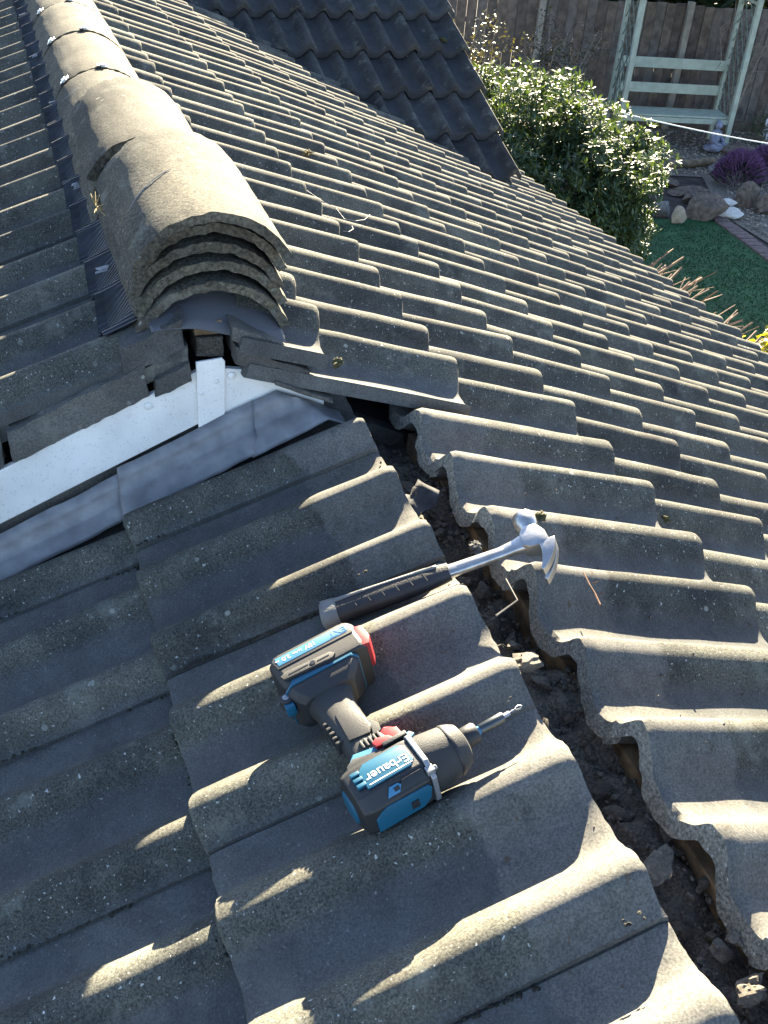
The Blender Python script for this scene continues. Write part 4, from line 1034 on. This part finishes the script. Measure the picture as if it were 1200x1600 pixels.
tag(obj('timber_log', mesh('timber_log', bm, simple('weathered_log', (0.24, 0.18, 0.11), 0.9, var=0.3, vs=12, bump=0.5, bs=40), 40)), 'short weathered log edging the gravel below the bench', 'log')
# heather
M_HEATH = simple('heather_flower', (0.17, 0.075, 0.17), 0.8, var=0.4, vs=40)
M_HLEAF = simple('heather_leaf', (0.035, 0.06, 0.025), 0.8, var=0.4, vs=30)
def heather(px, py, r, h, lab, seed):
    c = gp(px, py, ZG + 0.22); c.z = ZG; rr = random.Random(seed)
    e = empty('heather', lab, 'heather', c)
    for nm, m, cnt in (('foliage', M_HLEAF, 260), ('blossom', M_HEATH, 620)):
        bm = bmesh.new()
        for i in range(cnt):
            a = rr.uniform(0, 6.3); q = math.sqrt(rr.random()); x, y = math.cos(a) * q * r, math.sin(a) * q * r * .8
            z = h * math.sqrt(max(0.05, 1 - q * q)) * (1 if nm == 'blossom' else .75)
            d = Vector((x * .5 + rr.uniform(-.04, .04), y * .5 + rr.uniform(-.04, .04), 0.10)).normalized() * rr.uniform(.06, .12)
            p = Vector((x, y, z)); add_tube(bm, [p - d, p, p + d * .6], [.003, .008, .002], 4)
        obj(nm, bm, m, e)
heather(1158, 262, 0.36, 0.42, 'purple heather clump right of the soil bed', 31)
heather(1205, 256, 0.38, 0.45, 'purple heather clump at the right edge of the photo', 32)

# fence
FU = Vector((0.976, -0.215, 0)).normalized(); FN = Vector((FU.y, -FU.x, 0))        # along, and towards the camera
F0 = Vector((8.4, 13.05, ZG))
M_FENCE = [simple('fence_board_%s' % n, c, 0.9, var=0.3, vs=9, bump=0.4, bs=50) for n, c in (('brown', (0.15, 0.112, 0.082)), ('grey', (0.145, 0.118, 0.095)), ('dark', (0.12, 0.09, 0.068)))]
M_FPOST = simple('fence_post_wood', (0.30, 0.26, 0.20), 0.9, var=0.2, vs=8)
fe = empty('garden_fence', 'tall weathered vertical-board fence behind the garden bench', 'fence', F0)
frame(fe, FU, Vector((-FU.y, FU.x, 0)), Vector((0, 0, 1)), F0)
fbm = [mesh('fence_board', (lambda b: (add_box(b, (-.071, -.011, .16), (.071, .011, 1.75), None, .003), b)[1])(bmesh.new()), m) for m in M_FENCE]
for i in range(-42, 34):
    o = obj('fence_board', fbm[rng.randrange(3)], None, fe, (i * 0.148, rng.uniform(-.006, .006), rng.uniform(-.02, .02))); o.rotation_euler = (0, 0, rng.uniform(-.03, .03))
pm = mesh('fence_post', (lambda b: (add_box(b, (-.045, -.045, 0), (.045, .045, 1.8), None, .004), b)[1])(bmesh.new()), M_FPOST)
for x in (-5.4, -3.6, -1.8, 0.42, 2.2, 4.0): obj('fence_post', pm, None, fe, (x, -0.062, 0))
gb = bmesh.new(); add_box(gb, (-6.2, -.02, 0), (5.0, .015, .155)); obj('gravel_board', gb, M_FENCE[2], fe)
for z in (0.45, 1.35):
    gb = bmesh.new(); add_box(gb, (-6.2, .014, z), (5.0, .05, z + .07)); obj('fence_rail', gb, M_FENCE[1], fe)

# arbour seat
M_ARB = simple('pale_green_paint', (0.40, 0.44, 0.34), 0.7, var=0.12, vs=10, dirt=0.2)
M_LATH = simple('shaded_green_lath', (0.17, 0.21, 0.17), 0.85, var=0.3)  # darker than the posts: shade on the lattice is put into the colour
FR_ = Vector((9.09, 11.73, ZG)); 
ar = empty('arbour_seat', 'pale green painted arbour bench with lattice sides and two back rails', 'garden bench')
AB = Vector((-FU.y, FU.x, 0))
frame(ar, FU, AB, Vector((0, 0, 1)), FR_ - FU * 1.66)
def abox(name, lo, hi, bev=.003, m=M_ARB): bm = bmesh.new(); add_box(bm, lo, hi, None, bev); return obj(name, bm, m, ar)
for x in (0, 1.66):
    abox('post', (x - .035, -.035, 0), (x + .035, .035, 2.1)); abox('post', (x - .03, .57, 0), (x + .03, .63, 2.1))
abox('back_slat', (0.04, .535, .985), (1.62, .56, 1.125)); abox('back_slat', (0.04, .535, .645), (1.62, .56, .78))
for i in range(4): abox('seat_slat', (0.0, .04 + i * .115, .43), (1.66, .04 + i * .115 + .105, .455))
abox('seat_rail', (-.01, .0, .36), (1.67, .028, .428)); abox('seat_rail', (0.03, .5, .36), (1.63, .53, .428))
for x in (0.0, 1.66):
    side = abox('side_rail', (x - .02, .04, .40), (x + .02, .56, .44)); abox('side_rail', (x - .02, .04, 1.95), (x + .02, .56, 1.99))
    abox('arm_post', (x - .05 if x else x + .04, .50, .43), (x - .02 if x else x + .07, .535, 1.0))
    for d in (-1, 1):
        for i in range(-3, 9):
            y0 = .05; y1 = .56; z0 = .44 + i * .24; z1 = z0 + (y1 - y0) * 1.25
            if d < 0: z0, z1 = z1, z0
            a_, b_ = Vector((x + d * .006, y0, z0)), Vector((x + d * .006, y1, z1))
            lo_, hi_ = .45, 1.95                                   # clip the lath to the side panel
            pts = []
            for q in (a_, b_):
                other = b_ if q is a_ else a_; q2 = q.copy()
                if q2.z < lo_: t = (lo_ - q.z) / (other.z - q.z) if other.z != q.z else 2; q2 = q + (other - q) * t if 0 <= t <= 1 else None
                elif q2.z > hi_: t = (hi_ - q.z) / (other.z - q.z) if other.z != q.z else 2; q2 = q + (other - q) * t if 0 <= t <= 1 else None
                pts.append(q2)
            if None in pts: continue
            bm = bmesh.new(); add_tube(bm, pts, .009, 4); obj('lattice_lath', bm, M_LATH, ar)
for s in (0, 1):      # pitched roof of the arbour, mostly above the picture
    bm = bmesh.new(); add_prism(bm, [(-0.12, 2.02), (0.83, 2.5), (0.83, 2.53), (-0.15, 2.04)] if s == 0 else [(1.78, 2.02), (1.81, 2.04), (0.83, 2.53), (0.83, 2.5)], -.72, .10, Matrix(((1, 0, 0, 0), (0, 0, -1, 0), (0, 1, 0, 0), (0, 0, 0, 1))))
    bmesh.ops.recalc_face_normals(bm, faces=bm.faces); obj('roof_panel', bm, M_ARB, ar)

# seated stone figurine
M_STONE = simple('bluish_cast_stone', (0.26, 0.27, 0.33), 0.85, var=0.25, vs=25, bump=0.4, bs=60)
fp = gp(1113, 236); fg = empty('stone_figurine', 'grey seated stone figurine at the foot of the arbour post', 'statue', fp)
bm = bmesh.new()
def blob(c, r, sub=3):
    v = bmesh.ops.create_icosphere(bm, subdivisions=sub, radius=1.0)['verts']; bmesh.ops.transform(bm, matrix=Matrix.Translation(c) @ Matrix.Diagonal((*r, 1)), verts=v)
blob((0, 0, .05), (.19, .14, .055)); blob((-.12, -.06, .085), (.085, .07, .05)); blob((.12, -.06, .085), (.085, .07, .05)); blob((0, -.10, .075), (.10, .045, .035))
blob((0, 0.01, .19), (.095, .07, .11)); blob((0, 0.01, .255), (.105, .06, .055))
for s in (-1, 1): add_tube(bm, [(s * .10, 0.01, .265), (s * .135, -.02, .19), (s * .10, -.085, .13), (s * .02, -.12, .115)], [.032, .03, .026, .02], 10)
add_tube(bm, [(0, .005, .28), (0, 0, .33)], .03, 10)
obj('body', mesh('body', bm, M_STONE, 60), None, fg)
bm = bmesh.new(); blob((0, -.005, .37), (.05, .053, .06)); blob((0, .005, .432), (.024, .024, .022)); blob((0, -.06, .365), (.009, .012, .014), 2)
for s in (-1, 1): blob((s * .05, 0, .36), (.009, .014, .026), 2); blob((s * .02, -.052, .382), (.009, .006, .005), 2)
obj('head', mesh('head', bm, M_STONE, 60), None, fg)
fg.rotation_euler = (0, 0, 0.5)
# white ornament with a loop handle at the right edge
op = gp(1199, 226); oe = empty('white_jug', 'white garden jug with a loop handle at the right edge', 'jug', op)
bm = bmesh.new(); Mz = Matrix.Rotation(R(-90), 4, 'Y')
add_lathe(bm, [(0, .09), (.02, .12), (.16, .13), (.28, .09), (.38, .055), (.46, .07), (.48, .075)], 20, Mz); obj('body', mesh('body', bm, M_WHT, 50), None, oe)
bm = bmesh.new(); add_tube(bm, [(-.05, -.02, .42), (-.11, -.03, .43), (-.15, -.03, .36), (-.14, -.03, .27), (-.09, -.02, .22)], .016, 8); obj('handle', bm, M_WHT, oe)

# washing line
bm = bmesh.new(); A_ = hit(975, 178, (0, 1, 0), (0, 7.0, 0)); B_ = hit(1200, 215.5, (0, 1, 0), (0, 7.0, 0)); C_ = A_ + (B_ - A_) * 2.0
add_tube(bm, [A_ + (C_ - A_) * t + Vector((0, 0, -0.05 * math.sin(math.pi * t))) for t in [i / 16 for i in range(17)]], 0.006, 6)
tag(obj('washing_line', bm, M_WHT), 'white washing line stretched from the bush across the garden', 'washing line')
bm = bmesh.new(); add_tube(bm, [(C_.x, C_.y, ZG), (C_.x, C_.y, C_.z + .1)], .03, 10)
tag(obj('line_post', bm, M_GUTTER), 'dark post holding the far end of the washing line', 'post')

# ------------------------------------------------------------------ plants
def leafmat(name, c1, c2, rough=0.3, trans=0.25):
    m, N, L, B = mat(name); B.inputs['Roughness'].default_value = rough; B.inputs['Specular IOR Level'].default_value = 0.6
    g = N.new('ShaderNodeNewGeometry'); cr = N.new('ShaderNodeValToRGB'); e = cr.color_ramp.elements; e[0].color = (*c1, 1); e[1].color = (*c2, 1)
    L.new(g.outputs['Random Per Island'], cr.inputs['Fac'])
    oi = N.new('ShaderNodeObjectInfo'); hs = N.new('ShaderNodeHueSaturation'); mr = N.new('ShaderNodeMapRange'); mr.inputs[3].default_value = .7; mr.inputs[4].default_value = 1.3
    L.new(oi.outputs['Random'], mr.inputs[0]); L.new(mr.outputs[0], hs.inputs['Value']); L.new(cr.outputs[0], hs.inputs['Color'])
    L.new(hs.outputs[0], B.inputs['Base Color'])
    t = N.new('ShaderNodeBsdfTranslucent'); tm = N.new('ShaderNodeMix'); tm.data_type = 'RGBA'; tm.blend_type = 'MULTIPLY'; tm.inputs[0].default_value = 1; L.new(hs.outputs[0], tm.inputs[6]); tm.inputs[7].default_value = (2.2, 2.0, .5, 1); L.new(tm.outputs[2], t.inputs[0])
    mx = N.new('ShaderNodeMixShader'); mx.inputs[0].default_value = trans; L.new(B.outputs[0], mx.inputs[1]); L.new(t.outputs[0], mx.inputs[2])
    L.new(mx.outputs[0], N['Material Output'].inputs[0]); return m
M_RHODO = leafmat('glossy_evergreen_leaf', (0.030, 0.062, 0.028), (0.085, 0.13, 0.05), 0.55, 0.2)
M_SHRUB = leafmat('small_shrub_leaf', (0.05, 0.05, 0.025), (0.10, 0.09, 0.045), 0.35, 0.2)
M_HEDGE = leafmat('conifer_leaf', (0.02, 0.035, 0.015), (0.04, 0.06, 0.02), 0.5, 0.1)
M_YEL = leafmat('yellow_green_leaf', (0.16, 0.18, 0.02), (0.28, 0.26, 0.03), 0.45, 0.3)
M_BARK = simple('bark', (0.10, 0.075, 0.055), 0.9, var=0.3, vs=20, bump=0.4)
M_STEM = simple('pruned_stem', (0.30, 0.19, 0.12), 0.8, var=0.3, vs=12)
M_DEAD = simple('bare_twig', (0.22, 0.18, 0.14), 0.9, var=0.3)
def leaf_verts(l, w, droop=0.15):
    return [(0, 0, 0), (l * .3, w * .75, .0), (l * .65, w, -droop * l * .4), (l, 0, -droop * l), (l * .65, -w, -droop * l * .4), (l * .3, -w * .75, 0), (l * .33, 0, -w * .25), (l * .66, 0, -droop * l * .4 - w * .25)]
LF = [(0, 6, 1), (1, 6, 7, 2), (2, 7, 3), (0, 5, 6), (5, 4, 7, 6), (4, 3, 7)]
def leaf_mesh(name, l, w, m):
    me = bpy.data.meshes.new(name); me.from_pydata(leaf_verts(l, w), [], LF); me.materials.append(m)
    for p_ in me.polygons: p_.use_smooth = True
    return me
def add_leaf(V, F, mtx, l, w):
    b = len(V); V += [tuple(mtx @ Vector(v)) for v in leaf_verts(l, w)]; F += [tuple(b + i for i in f) for f in LF]
def orient(d, roll):
    d = d.normalized(); up = Vector((0, 0, 1)) if abs(d.z) < .95 else Vector((1, 0, 0)); y = up.cross(d).normalized(); z = d.cross(y)
    return Matrix((d, y, z)).transposed() @ Matrix.Rotation(roll, 3, 'X')

# big glossy bush beyond the eave
bc = Vector((3.50, 7.10, ZG)); bush = empty('evergreen_bush', 'large glossy-leaved evergreen bush beyond the roof edge, sunlit on top', 'bush', bc)
rb = random.Random(5)
bm = bmesh.new()
lobes = []
for i in range(150):
    a = rb.uniform(0, 6.3); q = math.sqrt(rb.random())
    x, y = math.cos(a) * q * 1.02, math.sin(a) * q * 1.15
    top = 2.12 * (1 - .30 * q ** 2.5) - 0.10 * x + 0.10 * nz((x, y, 0), 2.2, 3)
    zz = rb.uniform(0.2, 1.0) if q > .8 else rb.uniform(.7, 1.0)
    lobes.append((Vector((x, y, max(.2, top * zz - .12))), rb.uniform(.17, .27)))
for i in range(60):
    a = rb.uniform(-2.6, 0.6); q = rb.uniform(.8, 1.0); x, y = math.cos(a) * q * 1.0, math.sin(a) * q * 1.2
    lobes.append((Vector((x, y, rb.uniform(.5, 1.6))), rb.uniform(.2, .28)))
for i in range(9):
    c, r = lobes[i * 15]; add_tube(bm, [(rb.uniform(-.2, .2), rb.uniform(-.2, .2), 0), c * .5 + Vector((0, 0, -.1)), c], [.04, .025, .01], 6)
obj('stems', bm, M_BARK, bush)
leaf_me = [leaf_mesh('leaf', .066, .0095, M_RHODO), leaf_mesh('leaf', .046, .0075, M_RHODO), leaf_mesh('leaf', .082, .0115, M_RHODO)]
V, F = [], []; shown = []
for c, r in lobes:
    for s in range(54):
        d = Vector((rb.gauss(0, 1), rb.gauss(0, 1), rb.gauss(0.25, 1))).normalized(); p = c + d * r * rb.uniform(.55, 1.0)
        if p.z < 0.1: continue
        n_ = rb.randint(5, 8); tilt = rb.uniform(.05, .75)
        for k in range(n_):
            a = 6.283 * k / n_ + rb.uniform(-.2, .2); u = d.orthogonal().normalized(); v = d.cross(u)
            ld = (u * math.cos(a) + v * math.sin(a)) * math.cos(tilt) + d * math.sin(tilt) + Vector((0, 0, .12))
            R3 = orient(ld, rb.uniform(-.5, .5))
            shown.append((p, R3, rb.randrange(3)))
# the leaves that show largest stay individual objects; the rest is one mass
def leaf_key(it):
    w = bc + it[0]; x, y, d = project(w); 
    out = -1e3 if not (720 < x < 1045 and 70 < y < 420) else 0
    return out - (w - CAM_POS).length - 2.5 * (Vector((it[0].x, it[0].y, it[0].z - 1)).normalized().dot((w - CAM_POS).normalized()))
shown.sort(key=leaf_key, reverse=True)
for p, R3, k in shown[:290]:
    o = obj('leaf', leaf_me[k], None, bush); m4 = R3.to_4x4(); m4.translation = p; o.matrix_local = m4
for p, R3, k in shown[290:]:
    m4 = R3.to_4x4(); m4.translation = p; add_leaf(V, F, m4, (.066, .046, .082)[k], (.0095, .0075, .0115)[k])
me = bpy.data.meshes.new('foliage'); me.from_pydata(V, [], F)
for p_ in me.polygons: p_.use_smooth = True
tag(obj('foliage', me, M_RHODO, bush), kind='stuff')

def shrub(name, lab, cat, c, rx, rz, n, l, w, m, seed, stems=8, group=None, zc=0.6, spread=1.0):
    e = empty(name, lab, cat, c, group); rr = random.Random(seed)
    bm = bmesh.new(); tips = []
    for i in range(stems):
        a = rr.uniform(0, 6.3); tip = Vector((math.cos(a) * rx * rr.uniform(.2, .9), math.sin(a) * rx * rr.uniform(.2, .9), rz * rr.uniform(.6, 1)))
        mid = tip * .5 + Vector((rr.uniform(-.1, .1), rr.uniform(-.1, .1), .05)); add_tube(bm, [(0, 0, 0), mid, tip], [.022, .014, .005], 5); tips.append((mid, tip))
        for b in range(6):
            t = rr.uniform(.1, 1); p = mid + (tip - mid) * t; q = p + Vector((rr.uniform(-.25, .25), rr.uniform(-.25, .25), rr.uniform(-.05, .25))) * spread; add_tube(bm, [p, q], [.005, .002], 4); tips.append((p, q))
    obj('stems', bm, M_DEAD, e)
    V, F = [], []
    for i in range(n):
        a, b = tips[rr.randrange(len(tips))]; p = a + (b - a) * rr.uniform(.2, 1.05) + Vector((rr.gauss(0, .05), rr.gauss(0, .05), rr.gauss(0, .05)))
        if p.z < 0.03: continue
        m4 = orient(Vector((rr.gauss(0, 1), rr.gauss(0, 1), rr.gauss(.2, .7))), rr.uniform(-1, 1)).to_4x4(); m4.translation = p; add_leaf(V, F, m4, l * rr.uniform(.7, 1.2), w)
    me = bpy.data.meshes.new('foliage'); me.from_pydata(V, [], F); tag(obj('foliage', me, m, e), kind='stuff'); return e
shrub('wispy_shrub', 'thin twiggy shrub with glinting leaves left of the arbour', 'shrub', Vector((6.05, 11.6, ZG)), .75, 1.75, 1900, .045, .014, M_SHRUB, 11, 14)
shrub('wispy_shrub', 'thin twiggy shrub behind the wing roof corner', 'shrub', Vector((4.4, 11.3, ZG)), .7, 1.9, 1600, .045, .014, M_SHRUB, 12, 12)
shrub('climbing_rose', 'bare brown climber stems at the right arbour post', 'climber', Vector((9.5, 12.3, ZG)), .7, 1.9, 90, .04, .014, M_SHRUB, 13, 9, None, .6, 1.6)
shrub('grassy_plant', 'low green tufted plant below the white jug', 'plant', gp(1190, 228), .35, .35, 500, .10, .008, leafmat('tuft_leaf', (.04, .06, .025), (.08, .1, .04), .5, .15), 14, 8)
shrub('yellow_shrub', 'yellow-green leafy plant at the right edge below the lawn', 'shrub', Vector((5.05, 5.0, ZG)), .22, .42, 260, .09, .03, M_YEL, 15, 8)
# pruned shrub: cut stems sticking up along the eave
pe = empty('pruned_shrub', 'hard-pruned shrub of bare cut stems along the roof edge', 'shrub', (3.6, 5.2, ZG)); rp = random.Random(9)
bm = bmesh.new(); bm2 = bmesh.new()
tips = [(1052, 389), (1068, 402), (1065, 418), (1050, 428), (1097, 434), (1090, 447), (1120, 455), (1108, 452), (1085, 466), (1098, 472), (1103, 487), (1124, 497), (1153, 489), (1160, 500), (1176, 504), (1182, 517), (1190, 526), (1165, 520), (1135, 505), (1078, 440), (1040, 415), (1030, 405)]
for i, (px, py) in enumerate(tips):
    t = hit(px, py, (0, 0, 1), (0, 0, -1.95 + rp.uniform(-.12, .12))) - Vector((3.6, 5.2, ZG))
    b = t + Vector((rp.uniform(-.62, -.42), rp.uniform(-.30, .05), rp.uniform(-.42, -.2))); r0 = rp.uniform(.007, .013)
    add_tube(bm, [(b.x * .6, b.y * .6, 0), b, (b + t) / 2 + Vector((rp.uniform(-.02, .02), rp.uniform(-.02, .02), .02)), t], [r0 * 1.5, r0 * 1.2, r0, r0 * .75], 6)
    for k in range(3):
        s_ = b + (t - b) * rp.uniform(.2, .8); q = s_ + Vector((rp.uniform(-.05, .25), rp.uniform(-.15, .2), rp.uniform(.02, .22))); add_tube(bm2, [s_, q], [.006, .003], 5)
tag(obj('stems', bm, M_STEM, pe), kind='stuff'); tag(obj('twigs', bm2, M_STEM, pe), kind='stuff')
# pale low wall catching the sun at the right edge
bm = bmesh.new(); pa, pb = gp(1128, 553, -2.72), gp(1235, 538, -2.72); d = (pb - pa).normalized(); nrm = Vector((-d.y, d.x, 0))
Mw = Matrix((d, nrm, Vector((0, 0, 1)))).transposed().to_4x4(); Mw.translation = (pa.x, pa.y, ZG)
add_box(bm, (0, 0, 0), (1.6, .16, .28), Mw, .01)
tag(obj('low_wall', bm, simple('pale_render', (0.62, 0.58, 0.5), 0.9, var=0.25, vs=6, bump=0.3)), 'pale low garden wall beyond the roof edge at the right', 'wall')
# unseen evergreens added behind the fence to keep the lawn in shade
for i, (x, y, h_) in enumerate([(8.75, 16.5, 4.4), (9.6, 17.2, 4.6), (10.3, 16.1, 4.8), (12.0, 16.2, 4.6), (13.6, 16.0, 5.0), (11.4, 18.0, 5.2)]):
    e = empty('shade_conifer', 'unseen dark evergreen added behind the garden fence to shade the lawn', 'tree', (x, y, ZG), 'unseen conifers added to shade the lawn'); rr = random.Random(40 + i)
    bm = bmesh.new(); add_tube(bm, [(0, 0, 0), (0, 0, h_ * .5), (0, 0, h_ * .95)], [.13, .08, .02], 8); obj('trunk', bm, M_BARK, e)
    V, F = [], []
    for k in range(4200):
        t = rr.random(); z = .3 + t * (h_ - .3); rad = 1.2 * (1 - .75 * t ** 1.6) * math.sqrt(rr.uniform(.3, 1)); a = rr.uniform(0, 6.3)
        m4 = orient(Vector((math.cos(a), math.sin(a), rr.uniform(.2, 1.2))), rr.uniform(-1, 1)).to_4x4(); m4.translation = (math.cos(a) * rad, math.sin(a) * rad, z); add_leaf(V, F, m4, rr.uniform(.2, .34), .06)
    me = bpy.data.meshes.new('crown'); me.from_pydata(V, [], F); obj('crown', me, M_HEDGE, e)
